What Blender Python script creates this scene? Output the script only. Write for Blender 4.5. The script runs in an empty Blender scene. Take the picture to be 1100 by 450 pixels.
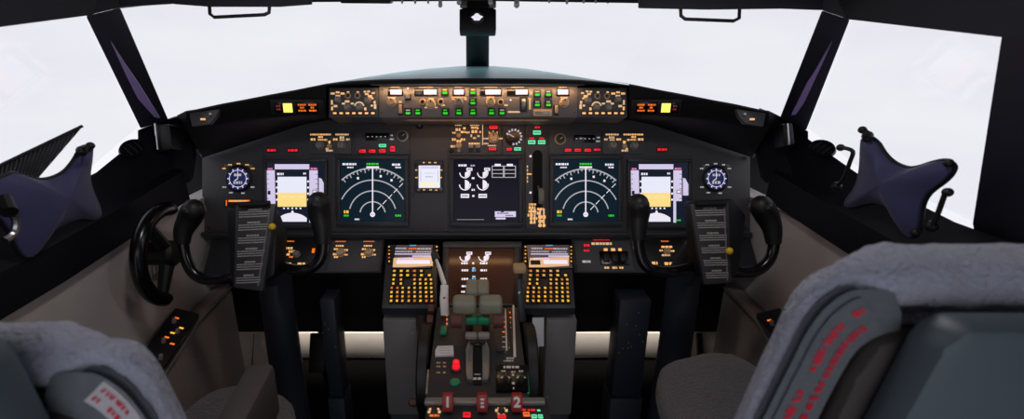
import bpy, bmesh, math, random
from mathutils import Vector, Matrix, noise
random.seed(7)
SC = bpy.context.scene
COL = SC.collection
R = math.radians
PI = math.pi
# ------------------------------------------------------------------ camera model (used to measure the photograph)
EYE = Vector((0, 0, 1.30)); PITCH = R(17); F = 540.0; PX0, PY0 = 513.0, 225.0
RIGHT = Vector((1, 0, 0)); UP = Vector((0, math.sin(PITCH), math.cos(PITCH))); FWD = Vector((0, math.cos(PITCH), -math.sin(PITCH)))
def ray(px, py): return FWD + RIGHT*((px-PX0)/F) + UP*((PY0-py)/F)
def P(px, py, d): return EYE + ray(px, py)*d
def hit(px, py, o, n):
    r = ray(px, py); return EYE + r*((o-EYE).dot(n)/r.dot(n))
def atY(px, py, Y):
    r = ray(px, py); return EYE + r*(Y/r.y)
class Frame:
    """A flat panel standing in the flight deck: origin, right, up, normal."""
    def __init__(s, o, ux, uy):
        s.o = o; s.x = ux.normalized(); s.z = s.x.cross(uy.normalized()).normalized(); s.y = s.z.cross(s.x)
    def pt(s, px, py): return hit(px, py, s.o, s.z)
    def M(s, px, py, lift=0.0):
        p = s.pt(px, py) + s.z*lift
        m = Matrix((s.x, s.y, s.z)).transposed().to_4x4(); m.translation = p; return m
def facing(d, px=PX0, py=PY0): return Frame(P(px, py, d), RIGHT, UP)
def tilted(y1, d1, y2, d2, px=PX0):
    a, b = P(px, y1, d1), P(px, y2, d2); return Frame(b, RIGHT, a-b)
# ------------------------------------------------------------------ materials
def lin(c): return tuple(((v/255)/12.92 if v/255 <= .04045 else ((v/255+.055)/1.055)**2.4) for v in c)
MATS = {}
def mt(name, col, rough=.5, metal=0, nz=(30, .12), bump=None, sheen=0, spec=.5):
    m = bpy.data.materials.new(name); m.use_nodes = True; nt = m.node_tree; b = nt.nodes['Principled BSDF']
    c = lin(col); tc = nt.nodes.new('ShaderNodeTexCoord'); n = nt.nodes.new('ShaderNodeTexNoise')
    n.inputs['Scale'].default_value = nz[0]; n.inputs['Detail'].default_value = 4
    nt.links.new(tc.outputs['Object'], n.inputs['Vector'])
    mr = nt.nodes.new('ShaderNodeMapRange'); mr.inputs['To Min'].default_value = 1-nz[1]; mr.inputs['To Max'].default_value = 1+nz[1]
    nt.links.new(n.outputs['Fac'], mr.inputs['Value'])
    mx = nt.nodes.new('ShaderNodeVectorMath'); mx.operation = 'SCALE'; mx.inputs[0].default_value = c
    nt.links.new(mr.outputs['Result'], mx.inputs['Scale']); nt.links.new(mx.outputs['Vector'], b.inputs['Base Color'])
    b.inputs['Roughness'].default_value = rough; b.inputs['Metallic'].default_value = metal; b.inputs['Specular IOR Level'].default_value = spec
    if sheen: b.inputs['Sheen Weight'].default_value = sheen
    if bump:
        n2 = nt.nodes.new('ShaderNodeTexNoise'); n2.inputs['Scale'].default_value = bump[0]; n2.inputs['Detail'].default_value = 6
        nt.links.new(tc.outputs['Object'], n2.inputs['Vector'])
        bp = nt.nodes.new('ShaderNodeBump'); bp.inputs['Strength'].default_value = bump[1]; bp.inputs['Distance'].default_value = bump[2] if len(bump) > 2 else .002
        nt.links.new(n2.outputs['Fac'], bp.inputs['Height']); nt.links.new(bp.outputs['Normal'], b.inputs['Normal'])
    MATS[name] = m; return m
def em(name, col, s=1.0, gloss=None):
    m = bpy.data.materials.new(name); m.use_nodes = True; b = m.node_tree.nodes['Principled BSDF']
    b.inputs['Base Color'].default_value = (*[v*(.3 if gloss is None else .05)+.003 for v in lin(col)], 1); b.inputs['Roughness'].default_value = .3 if gloss is None else gloss; b.inputs['Specular IOR Level'].default_value = .5 if gloss is None else .12
    b.inputs['Emission Color'].default_value = (*lin(col), 1); b.inputs['Emission Strength'].default_value = s
    MATS[name] = m; return m
mt('panel', (78, 77, 80), .55, nz=(60, .08), bump=(900, .15, .0004))
mt('panel_dark', (42, 44, 49), .55, nz=(60, .1))
mt('mcp_grey', (112, 106, 104), .5, nz=(60, .08))
mt('black', (16, 16, 19), .5, nz=(40, .15))
mt('black_gloss', (14, 14, 17), .22, nz=(40, .1))
mt('void', (7, 7, 8), .9, nz=(40, .2))
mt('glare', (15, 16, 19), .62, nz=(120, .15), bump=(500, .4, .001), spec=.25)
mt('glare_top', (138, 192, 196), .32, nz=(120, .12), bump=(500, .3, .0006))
mt('bezel', (50, 52, 56), .45, nz=(60, .08))
mt('sidewall', (200, 193, 191), .7, nz=(14, .08), bump=(300, .3, .001))
mt('console', (140, 128, 124), .6, nz=(20, .08))
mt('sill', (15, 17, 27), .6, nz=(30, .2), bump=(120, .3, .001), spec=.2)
mt('pillar', (36, 36, 48), .55, nz=(20, .15))
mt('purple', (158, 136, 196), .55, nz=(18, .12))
mt('ceiling', (40, 40, 50), .7, nz=(25, .12), bump=(200, .3, .001))
mt('navy', (62, 62, 106), .6, nz=(18, .15), bump=(250, .35, .001), sheen=.2)
mt('pleat', (128, 128, 134), .7, nz=(40, .1))
mt('wool', (172, 175, 197), .95, nz=(55, .22), bump=(160, 1.0, .01), sheen=.5)
mt('wool_dark', (98, 96, 102), .95, nz=(40, .22), bump=(160, 1.0, .008), sheen=.3)
mt('fabric', (100, 107, 114), .9, nz=(120, .2), bump=(700, .6, .001), sheen=.2)
mt('strap', (190, 188, 196), .8, nz=(80, .08), bump=(900, .4, .0006))
mt('red_print', (205, 30, 62), .7, nz=(60, .12))
mt('shell', (80, 93, 102), .5, nz=(12, .08))
mt('pad_brown', (74, 69, 68), .75, nz=(40, .15), bump=(300, .4, .001))
mt('arm_pad', (70, 64, 64), .6, nz=(30, .1), bump=(300, .3, .001))
mt('post_grey', (112, 110, 110), .5, nz=(20, .06))
mt('col_blue', (40, 44, 56), .5, nz=(20, .1))
mt('chrome', (190, 190, 195), .25, 1.0, nz=(30, .05))
mt('steel', (150, 148, 146), .4, .6, nz=(60, .08))
mt('knob_grey', (150, 142, 136), .45, nz=(80, .08))
mt('knob_tan', (225, 190, 146), .5, nz=(80, .08))
mt('lever_cream', (248, 246, 240), .5, nz=(60, .06))
mt('lever_olive', (138, 137, 120), .5, nz=(60, .1))
mt('lever_brown', (92, 52, 46), .5, nz=(60, .1))
mt('red_handle', (150, 24, 22), .4, nz=(60, .1))
mt('white_paint', (222, 222, 222), .5, nz=(40, .04))
mt('pale_board', (205, 199, 192), .7, nz=(30, .06))
mt('carpet', (9, 9, 10), .95, nz=(300, .3), bump=(500, .8, .003), spec=.08)
mt('grey_text', (178, 176, 172), .7)
mt('placard', (50, 50, 55), .5, nz=(60, .06))
mt('white_text', (225, 222, 215), .6)
mt('screen_off', (10, 11, 16), .16, nz=(20, .05))
mt('screen_warm_reflection', (80, 56, 45), .2, nz=(20, .05))  # brown base colour stands for warm lamp light reflected in the screen
mt('teal_btn_glint', (28, 140, 100), .4)  # button colour, also paints the green light reflected on the thrust levers
mt('ring_tan', (190, 160, 120), .5)
mt('compass_card', (225, 225, 235), .5)
em('e_key', (236, 176, 78), .8); em('e_keyo', (232, 120, 46), .75); em('e_keyg', (250, 190, 50), .95); em('e_amber', (250, 186, 116), .92); em('e_gold', (255, 190, 60), 1.0); em('e_orange', (255, 120, 45), .9); em('e_yellow', (255, 222, 90), 1.7)
em('e_red', (235, 26, 40), 1.0); em('e_dimred', (150, 62, 66), .5); em('e_green', (40, 205, 30), 1.0); em('e_mint', (96, 222, 164), 1.0)
em('e_white', (232, 226, 238), 1.0); em('e_grey', (176, 176, 182), .9); em('e_lav', (206, 196, 226), 1.0); em('e_sky', (226, 228, 244), 1.0)
em('e_att', (251, 216, 136), 1.0); em('e_nav', (16, 32, 44), .9, .18); em('e_nav2', (20, 18, 32), .9, .18); em('e_pfd', (24, 30, 46), .9, .18)
em('e_lcd', (238, 226, 240), 1.15); em('e_tan', (232, 186, 136), .85); em('e_pink', (216, 120, 170), 1.0); em('e_cyan', (90, 170, 230), 1.0)
em('e_lcdy', (240, 232, 196), 1.0); em('e_blue', (26, 34, 78), .8); em('e_cdu', (70, 60, 66), .8); em('e_flood', (255, 190, 130), 3.0); em('e_foot', (255, 245, 232), 2.0)
gl = bpy.data.materials.new('window_glass'); gl.use_nodes = True; nt = gl.node_tree; nt.nodes.clear()
o_ = nt.nodes.new('ShaderNodeOutputMaterial'); t_ = nt.nodes.new('ShaderNodeBsdfTransparent'); g_ = nt.nodes.new('ShaderNodeBsdfGlossy'); x_ = nt.nodes.new('ShaderNodeMixShader')
t_.inputs['Color'].default_value = (.985, .985, .99, 1); g_.inputs['Roughness'].default_value = .03; x_.inputs['Fac'].default_value = .03
nt.links.new(t_.outputs[0], x_.inputs[1]); nt.links.new(g_.outputs[0], x_.inputs[2]); nt.links.new(x_.outputs[0], o_.inputs['Surface']); MATS['glass'] = gl
# ------------------------------------------------------------------ mesh builder
class MB:
    def __init__(s, *mats): s.v = []; s.f = []; s.mi = []; s.mats = list(mats); s.m = 0
    def use(s, mat):
        if mat not in s.mats: s.mats.append(mat)
        s.m = s.mats.index(mat); return s
    def add(s, vs, fs):
        b = len(s.v); s.v += [Vector(v) for v in vs]
        for f in fs: s.f.append(tuple(b+i for i in f)); s.mi.append(s.m)
        return s
    def box(s, c, d, bev=0.0, M=None, seg=2):
        bm = bmesh.new(); bmesh.ops.create_cube(bm, size=1)
        for v in bm.verts: v.co = Vector((v.co.x*d[0], v.co.y*d[1], v.co.z*d[2]))
        if bev: bmesh.ops.bevel(bm, geom=bm.edges[:], offset=min(bev, min(d)*.49), segments=seg, affect='EDGES', profile=.5)
        bm.verts.index_update(); M = M or Matrix(); c = Vector(c)
        s.add([M @ (v.co+c) for v in bm.verts], [[v.index for v in f.verts] for f in bm.faces]); bm.free(); return s
    def prism(s, pts, z0, z1, bev=0.0, M=None):
        bm = bmesh.new(); vs = [bm.verts.new((p[0], p[1], z0)) for p in pts]; f = bm.faces.new(vs)
        r = bmesh.ops.extrude_face_region(bm, geom=[f]); top = [g for g in r['geom'] if isinstance(g, bmesh.types.BMVert)]
        for v in top: v.co.z = z1
        if bev:
            es = [e for e in bm.edges if all(v in top for v in e.verts)]
            bmesh.ops.bevel(bm, geom=es, offset=bev, segments=2, affect='EDGES', profile=.5)
        bm.verts.index_update(); M = M or Matrix()
        s.add([M @ v.co for v in bm.verts], [[v.index for v in q.verts] for q in bm.faces]); bm.free(); return s
    def slab(s, pts, off, bev=0.0):
        """A polygon of world points thickened by a vector."""
        n = len(pts); off = Vector(off); a = [Vector(p) for p in pts]
        if bev:
            bm = bmesh.new(); vs = [bm.verts.new(p) for p in a]; f = bm.faces.new(vs)
            r = bmesh.ops.extrude_face_region(bm, geom=[f])
            for g in r['geom']:
                if isinstance(g, bmesh.types.BMVert): g.co += off
            bmesh.ops.bevel(bm, geom=bm.edges[:], offset=bev, segments=2, affect='EDGES', profile=.5)
            bm.verts.index_update(); s.add([v.co.copy() for v in bm.verts], [[v.index for v in q.verts] for q in bm.faces]); bm.free(); return s
        s.add(a+[p+off for p in a], [list(range(n))[::-1], list(range(n, 2*n))]+[[i, (i+1) % n, n+(i+1) % n, n+i] for i in range(n)]); return s
    def lathe(s, prof, c=(0, 0, 0), M=None, n=20):
        M = M or Matrix(); c = Vector(c); vs = []; fs = []
        for r, z in prof:
            for k in range(n): vs.append(M @ (c+Vector((r*math.cos(2*PI*k/n), r*math.sin(2*PI*k/n), z))))
        for i in range(len(prof)-1):
            for k in range(n): fs.append([i*n+k, i*n+(k+1) % n, (i+1)*n+(k+1) % n, (i+1)*n+k])
        fs.append(list(range(n))[::-1]); fs.append([(len(prof)-1)*n+k for k in range(n)])
        return s.add(vs, fs)
    def cyl(s, c, r, h, M=None, n=20, bev=0.0):
        b = min(bev, r*.4, h*.4)
        return s.lathe([(r, 0), (r, h-b), (r-b, h)] if b else [(r, 0), (r, h)], c, M, n)
    def ball(s, c, r, n=14, sc=(1, 1, 1)):
        c = Vector(c); k = n//2
        return s.lathe([(r*math.sin(PI*i/k)+1e-5, -r*math.cos(PI*i/k)*sc[2]) for i in range(k+1)], c, None, n)
    def tube(s, path, r, n=10, flat=None, up=None):
        """Round (or flattened: flat = width/height factors) tube along points."""
        path = [Vector(p) for p in path]; m = len(path); rr = r if isinstance(r, (list, tuple)) else [r]*m; vs = []; fs = []
        ref = Vector(up) if up else None; prev = None
        for i, p in enumerate(path):
            t = (path[min(i+1, m-1)]-path[max(i-1, 0)]).normalized()
            if ref is not None: a = ref
            elif prev is None: a = Vector((0, 0, 1)) if abs(t.z) < .9 else Vector((1, 0, 0))
            else: a = prev
            u = (a - t*a.dot(t)).normalized(); w = t.cross(u); prev = u
            fx, fy = flat or (1, 1)
            for k in range(n):
                q = 2*PI*k/n; vs.append(p + (u*math.cos(q)*fx + w*math.sin(q)*fy)*rr[i])
        for i in range(m-1):
            for k in range(n): fs.append([i*n+k, i*n+(k+1) % n, (i+1)*n+(k+1) % n, (i+1)*n+k])
        fs.append(list(range(n))[::-1]); fs.append([(m-1)*n+k for k in range(n)])
        return s.add(vs, fs)
    def rect(s, x0, y0, x1, y1, z=0.0): return s.add([(x0, y0, z), (x1, y0, z), (x1, y1, z), (x0, y1, z)], [[0, 1, 2, 3]])
    def poly(s, pts, z=0.0): return s.add([(p[0], p[1], z) for p in pts], [list(range(len(pts)))])
    def line(s, x0, y0, x1, y1, w, z=0.0):
        d = Vector((x1-x0, y1-y0)); l = d.length or 1; nx, ny = -d.y/l*w/2, d.x/l*w/2
        return s.add([(x0-nx, y0-ny, z), (x1-nx, y1-ny, z), (x1+nx, y1+ny, z), (x0+nx, y0+ny, z)], [[0, 1, 2, 3]])
    def arc(s, cx, cy, r0, r1, a0, a1, z=0.0, n=24):
        vs = []; 
        for i in range(n+1):
            a = R(a0+(a1-a0)*i/n); vs += [(cx+r0*math.cos(a), cy+r0*math.sin(a), z), (cx+r1*math.cos(a), cy+r1*math.sin(a), z)]
        return s.add(vs, [[2*i, 2*i+1, 2*i+3, 2*i+2] for i in range(n)])
    def words(s, x, y, w, h, z=0.0, rnd=random):
        """A row of short strokes: lettering too small to read."""
        t = x-w/2
        while t < x+w/2-h*.3:
            l = min(h*rnd.uniform(.5, 1.5), x+w/2-t); s.rect(t, y-h/2, t+l, y+h/2, z); t += l+h*.28
        return s
    def mesh(s, name, smooth=True):
        me = bpy.data.meshes.new(name); me.from_pydata(s.v, [], s.f)
        for k in s.mats: me.materials.append(MATS[k])
        me.polygons.foreach_set('material_index', s.mi)
        bm = bmesh.new(); bm.from_mesh(me); bmesh.ops.recalc_face_normals(bm, faces=bm.faces[:]); bm.to_mesh(me); bm.free()
        if smooth:
            me.polygons.foreach_set('use_smooth', [True]*len(me.polygons)); me.set_sharp_from_angle(angle=R(35))
        me.update(); return me
    def build(s, name, parent=None, M=None, smooth=True):
        o = bpy.data.objects.new(name, s.mesh(name, smooth)); COL.objects.link(o)
        if parent is not None: o.parent = parent
        if M is not None: o.matrix_basis = M
        return o
def tag(o, label, cat, group=None):
    o['label'] = label; o['category'] = cat
    if group: o['group'] = group
    return o
def struct(mb, name):
    o = mb.build(name); o['kind'] = 'structure'; return o
def empty(name, M, label, cat, group=None):
    o = bpy.data.objects.new(name, None); COL.objects.link(o); o.empty_display_size = .05; o.matrix_basis = M; return tag(o, label, cat, group)
class Thing:
    """A module set into a panel; its parts are drawn in its own right/up/out coordinates."""
    def __init__(s, name, label, cat, fr, px, py, group=None, lift=0.0):
        s.fr = fr; s.M = fr.M(px, py, lift); s.I = s.M.inverted(); s.e = empty(name, s.M, label, cat, group)
        a = s.q(px+10, py); s.k = abs(a[0])/10
        b = s.q(px, py-10); s.kv = abs(b[1])/10
    def q(s, px, py):
        v = s.I @ hit(px, py, s.M.translation, s.fr.z); return (v.x, v.y)
    def part(s, name, mb, parent=None, loc=None, label=None):
        o = mb.build(name, parent or s.e)
        if loc: o.location = loc
        if label: o['label'] = label
        return o
    def plate(s, name, x0, y0, x1, y1, h, mat, bev=.0015, z0=0.0):
        a, b = s.q(x0, y1), s.q(x1, y0); m = MB(mat)
        m.box(((a[0]+b[0])/2, (a[1]+b[1])/2, z0+h/2), (b[0]-a[0], b[1]-a[1], h), bev); return s.part(name, m)
    def rect(s, mb, x0, y0, x1, y1, z):
        a, b = s.q(x0, y1), s.q(x1, y0); mb.rect(a[0], a[1], b[0], b[1], z); return mb
    def quad(s, mb, pts, z): mb.poly([s.q(*p) for p in pts], z); return mb
    def words(s, mb, px, py, w, h, z, rows=1):
        for r in range(rows):
            x, y = s.q(px, py+(r-(rows-1)/2)*h*1.7); mb.words(x, y, w*s.k, h*s.kv, z)
        return mb
    def copy(s, src, px, py, z=None, parent=None):
        o = src.copy(); COL.objects.link(o); x, y = s.q(px, py); o.location = (x, y, src.location.z if z is None else z)
        for c in list(src.children):
            d = c.copy(); COL.objects.link(d); d.parent = o
        return o
    def at(s, o, px, py, z=0.0):
        x, y = s.q(px, py); o.location = (x, y, z); return o
def knob_mb(r, h, mat='knob_grey', n=18, skirt=True, line=None):
    m = MB(mat); p = [(r*1.18, 0), (r*1.18, h*.2), (r, h*.26), (r*.92, h*.9), (r*.8, h)] if skirt else [(r, 0), (r*.95, h*.9), (r*.8, h)]
    m.lathe(p, n=n)
    if line: m.use(line).box((0, r*.45, h+.0004), (r*.22, r*.8, .0008))
    return m
def button_mb(w, h, d=.004, face='black', light=None, lr=(.0, -.22, .62, .3)):
    m = MB(face); m.box((0, 0, d/2), (w, h, d), .0008)
    return m
# ------------------------------------------------------------------ the setting
WSL = .45
def wplane(s): return Vector((s*.96, 0, 1.03)), Vector((s, 0, WSL)).normalized()
def whit(s, px, py, inset=0.0):
    o, n = wplane(s); return hit(px, py, o-n*inset, n)
def wpt(s, Y, z): return Vector((s*(.96-WSL*(z-1.03)), Y, z))
floor = MB('carpet'); floor.box((0, .6, -.03), (2.6, 3.4, .06)); struct(floor, 'floor')
ceil = MB('ceiling'); ceil.box((0, .80, 1.555), (2.3, 1.9, .05)); co_ = struct(ceil, 'ceiling')
for s in (-1, 1):       # dome lamps on the ceiling, added out of view as fill light
    dl = MB('bezel'); dl.lathe([(.075, 0), (.075, .02), (.062, .024), (.060, .004)], (s*.42, .80, 1.496), None, 28); dl.build('fill_lamp_ring', co_)
WIN = {-1: dict(A=(92, 17), B=(-45, 35), C=(-22, 240), E=(105, 178), D=(151, 138), p1=(129, 8, 1.10), p2=(181, 129, 1.40)),
       1: dict(A=(913, 21), B=(1076, 40), C=(1045, 240), E=(914, 177), D=(866, 140), p1=(883, 11, 1.12), p2=(838, 126, 1.42))}
W3 = {}
for s, nm in ((-1, 'left'), (1, 'right')):
    w = WIN[s]; n = Vector((s, 0, WSL)).normalized(); out = n*.05
    A, B, C, E, D = (whit(s, *w[k]) for k in 'ABCED'); W3[s] = (A, B, C, E, D)
    p1, p2 = P(*w['p1']), P(*w['p2'])
    g = MB('glass'); ctr = (A+B+C+D)/4; g.slab([ctr+(q-ctr)*1.16+out*.7 for q in (A, B, C, E, D)], n*.008)
    wo = struct(g, 'window_%d' % (1 if s < 0 else 4))
    hd = MB('ceiling'); hd.slab([A, B, wpt(s, -1.0, B.z), wpt(s, -1.0, 1.56), wpt(s, A.y+.03, 1.56), wpt(s, A.y+.02, A.z)], out); struct(hd, 'trim_%d' % (1 if s < 0 else 2))
    rp = MB('pillar'); rp.slab([B, C, wpt(s, C.y, .82), wpt(s, -1.0, .82), wpt(s, -1.0, B.z)], out); struct(rp, 'wall_%s_rear' % nm)
    pl = MB('pillar'); pl.slab([A, p1, p2, D], ((A+D+p1+p2)/4-EYE).normalized()*.05, .003)
    po = struct(pl, 'trim_%d' % (3 if s < 0 else 4))
    tc_ = MB('ceiling'); up = Vector((0, 0, 1.54)); q0, q1 = A+Vector((s*.03, -.12, .0)), p1+Vector((-s*.02, .06, 0))
    flat = lambda v: Vector((v.x, v.y, 1.56)); lo = (A-EYE).normalized()
    k0, k1, k2 = A+lo*.004, p1+lo*.004, A+Vector((s*.10, .16, .03))
    tc_.slab([k0, k1, flat(k1), flat(k0)], (k0+k1-EYE*2).normalized()*.16); struct(tc_, 'trim_%d' % (9 if s < 0 else 10))
    # purple highlight painted as a strip on the pillar's inner face
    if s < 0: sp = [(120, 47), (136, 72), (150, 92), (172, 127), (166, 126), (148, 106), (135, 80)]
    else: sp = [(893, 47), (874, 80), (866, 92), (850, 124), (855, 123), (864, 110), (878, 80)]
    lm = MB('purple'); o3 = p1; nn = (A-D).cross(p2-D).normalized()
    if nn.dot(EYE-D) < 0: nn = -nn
    lm.slab([hit(x, y, D+nn*.012, nn) for x, y in sp], -nn*.010); lm.build('purple_highlight', po)
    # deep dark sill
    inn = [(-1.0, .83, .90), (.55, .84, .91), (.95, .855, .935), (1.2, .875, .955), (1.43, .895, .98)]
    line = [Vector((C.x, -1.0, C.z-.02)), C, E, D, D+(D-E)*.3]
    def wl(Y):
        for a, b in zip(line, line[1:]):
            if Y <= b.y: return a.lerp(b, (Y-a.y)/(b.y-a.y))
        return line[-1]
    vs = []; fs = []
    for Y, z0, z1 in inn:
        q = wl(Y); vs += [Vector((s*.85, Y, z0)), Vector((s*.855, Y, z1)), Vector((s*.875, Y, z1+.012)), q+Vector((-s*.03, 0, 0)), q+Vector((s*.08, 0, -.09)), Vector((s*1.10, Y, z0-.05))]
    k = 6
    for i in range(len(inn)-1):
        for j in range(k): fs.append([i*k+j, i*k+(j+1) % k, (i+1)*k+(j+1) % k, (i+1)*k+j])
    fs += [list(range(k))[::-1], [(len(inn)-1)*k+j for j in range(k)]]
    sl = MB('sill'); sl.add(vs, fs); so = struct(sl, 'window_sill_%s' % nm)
    # trough seams on the sill
    # front corner block between the pillar's foot and the glareshield
    if s < 0: cb = [(148, 140, 1.40), (181, 128, 1.41), (203, 122, 1.47), (207, 170, 1.50), (203, 196, 1.47), (150, 205, 1.33)]
    else: cb = [(868, 141, 1.40), (838, 125, 1.41), (820, 118, 1.47), (816, 170, 1.50), (822, 196, 1.47), (870, 205, 1.33)]
    c_ = MB('sill'); c_.slab([P(*q) for q in cb], Vector((s*.02, .06, 0))); struct(c_, 'trim_%d' % (5 if s < 0 else 6))
    wl_ = MB('sidewall'); wl_.box((s*.90, .5, .435), (.06, 3.0, .87))
    struct(wl_, 'wall_%s' % nm)
# windscreen panes, centre post, header
for s, nm, top, topc, botc, bot in ((-1, 2, (126, 8, 1.13), (507, -6, 1.62), (507, 88, 2.06), (172, 150, 1.46)), (1, 3, (888, 10, 1.14), (519, -6, 1.62), (519, 88, 2.06), (846, 150, 1.48))):
    g = MB('glass'); g.slab([P(*top), P(*topc), P(*botc), P(*bot)], Vector((0, .008, .004))); struct(g, 'window_%d' % nm)
hb = MB('ceiling')
hl = [(98, 11, 1.09), (135, 7, 1.121), (190, 3.4, 1.171), (513, 1, 1.58)]
for sg in (0, 1):
    for a, b in zip(hl, hl[1:]):
        if sg: a, b = (1018-a[0] if a[0] < 500 else 513, a[1]+(2 if a[0] < 500 else 0), a[2]), (1018-b[0] if b[0] < 500 else 513, b[1]+(2 if b[0] < 500 else 0), b[2])
        hb.slab([P(*a), P(*b), P(b[0], b[1]-45, b[2]), P(a[0], a[1]-45, a[2])], ray(513, -5)*.06)
struct(hb, 'trim_7')
cp = MB('black'); a, b = P(513, 78, 2.02), P(513, 0, 1.57); ax = (b-a).normalized(); w2 = .046
cp.slab([a+Vector((-w2, 0, 0)), a+Vector((w2, 0, 0)), b+Vector((w2*.80, 0, 0)), b+Vector((-w2*.80, 0, 0))], Vector((0, .05, .03)), .006)
cpo = struct(cp, 'trim_8')
bm_ = MB('steel')
for px in (505, 516, 521): bm_.ball(P(px, 67.5, 1.99)+Vector((0, -.004, 0)), .0035, 8)
bm_.build('bolt_head', cpo)
# bulkhead under the instrument panel, back of the footwells, pale kick board
wf = MB('void'); wf.box((0, 1.63, .47), (1.80, .04, .25)); wf.box((0, 1.80, .347), (1.80, .36, .012))
wf.box((0, 2.02, .5), (2.4, .05, 1.0)); wf.box((0, 1.85, .985), (2.0, .36, .03))
for s in (-1, 1): wf.box((s*.99, 1.86, .50), (.22, .30, 1.0))
struct(wf, 'wall_front')
kb = MB('pale_board'); kb.box((-.55, 1.965, .075), (.98, .03, .128), .003); kb.box((.55, 1.965, .075), (.98, .03, .128), .003)
struct(kb, 'baseboard_front')
# ------------------------------------------------------------------ side consoles
for s, nm, lab in ((-1, 'side_console', 'low grey side console with switch panel below the tiller wheel'), (1, 'side_console', 'low grey side console with switch panel beside the fuzzy grey seat cushion')):
    e = empty(nm, Matrix.Translation((s*.83, 1.0, 0)), lab, 'console')
    pr = [(.10, .40), (.75, .42), (1.08, .505), (1.29, .565), (1.50, .575)]     # (Y, z) of the ledge
    m = MB('console'); vs = []; fs = []
    for Y, z in pr: vs += [Vector((-s*.03, Y-1, 0)), Vector((-s*.03+s*.008, Y-1, z-.004)), Vector((-s*.018, Y-1, z+.004)), Vector((s*.03, Y-1, z)), Vector((s*.03, Y-1, 0))]
    for i in range(len(pr)-1):
        for j in range(5): fs.append([i*5+j, i*5+(j+1) % 5, (i+1)*5+(j+1) % 5, (i+1)*5+j])
    fs += [[0, 1, 2, 3, 4], [(len(pr)-1)*5+j for j in range(5)][::-1]]
    m.add(vs, fs); m.build('body', e)
    lp = MB('steel'); path = [Vector((-s*.026, Y-1, z+.003)) for Y, z in pr]; lp.tube(path, .0035, 6); lp.build('ledge_trim', e)
    # sloping switch panel let into the wall above the ledge
    th = R(15); sp = MB('black'); q = Matrix.Translation((-s*.002, .14, .560)) @ Matrix.Rotation(th, 4, 'X') @ Matrix.Rotation(-s*R(20), 4, 'Y')
    sp.box((0, 0, 0), (.066, .30, .02), .003, q); so = sp.build('switch_panel', e)
    bt = MB('knob_grey')
    for k, (dx, dy) in enumerate([(-.012, .10), (.012, .07), (-.004, .03), (.014, -.02), (-.012, -.06), (.006, -.10)]): 
        b2 = MB('knob_grey'); b2.lathe([(.006, 0), (.005, .012), (.004, .014)], (dx, dy, .01), q, 12); b2.build('switch_knob', so)
    lt = MB('e_orange', 'e_gold')
    for k, (dx, dy) in enumerate([(-.012, .115), (.014, .086), (-.004, .046), (.002, .064), (.018, .03)]):
        lt.use('e_gold' if k % 2 else 'e_orange'); lt.box((dx, dy, .0105), (.011, .005, .001), 0, q @ Matrix.Rotation(.6*k, 4, 'Z') if False else q)
    lt.build('lettering', so)
# ------------------------------------------------------------------ sun visors with grab handles above the windscreen
for nm, pts, hp, lab in (('sun_visor', [(186, 4.5), (226, 7.5), (300, 7.5), (333, 5), (333, -14), (186, -14)], [(225, 6), (225.5, 15), (230, 18.5), (284, 15.8), (289, 13.5), (289.5, 6)], 'dark flat sun visor with loop handle above the windscreen nearer the pleated shade'),
        ('sun_visor', [(688, 9), (760, 10.5), (840, 9.5), (884, 11), (884, -12), (688, -12)], [(731, 8), (731.5, 17), (736, 20.5), (788, 22.5), (794, 19.5), (794.5, 9)], 'dark flat sun visor with loop handle above the windscreen nearer the star-shaped visor')):
    d = 1.12; c = P(*pts[0], d); e = empty(nm, Matrix.Translation(c), lab, 'sun visor')
    m = MB('ceiling'); m.slab([P(x, y, d)-c for x, y in pts], ray(513, 0)*.018, .002); m.build('visor_panel', e)
    h = MB('black'); h.tube([P(x, y, d+.008)-c for x, y in hp], .0040, 8); h.build('grab_handle', e)
# ------------------------------------------------------------------ overhead panel edge with its knobs
ov = empty('overhead_panel', Matrix.Translation(P(513, 0, 1.40)), 'dark overhead switch panel edge with pale knobs above the compass', 'switch panel')
c = P(513, 0, 1.40)
m = MB('black'); m.slab([P(x, y, 1.40)-c for x, y in ((366, 3.5), (418, 4), (420, .8), (608, .8), (660, .8), (660, -30), (366, -30))], ray(513, 0)*.05, .001); m.build('panel_body', ov)
for x, y, r in ((432, 2.2, 1.3), (446, 2.2, 1.4), (460, 2.2, 1.3), (473, 5, 2.4), (493, 2, 2.6), (527, 2, 2.6), (555, 4.5, 3.2), (590, 1.6, 1.3), (609, 2.4, 1.6), (627, 2, 1.3), (640, 1.8, 1.3), (653, 1.8, 1.5)):
    k = MB('white_paint'); q = P(x, y-4, 1.39)-c; k.tube([q, P(x, y+r*.5, 1.385)-c, P(x, y+r, 1.384)-c], [r*1.39/F*.8, r*1.39/F, r*1.39/F*.6], 10); k.build('switch_knob', ov)
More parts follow.
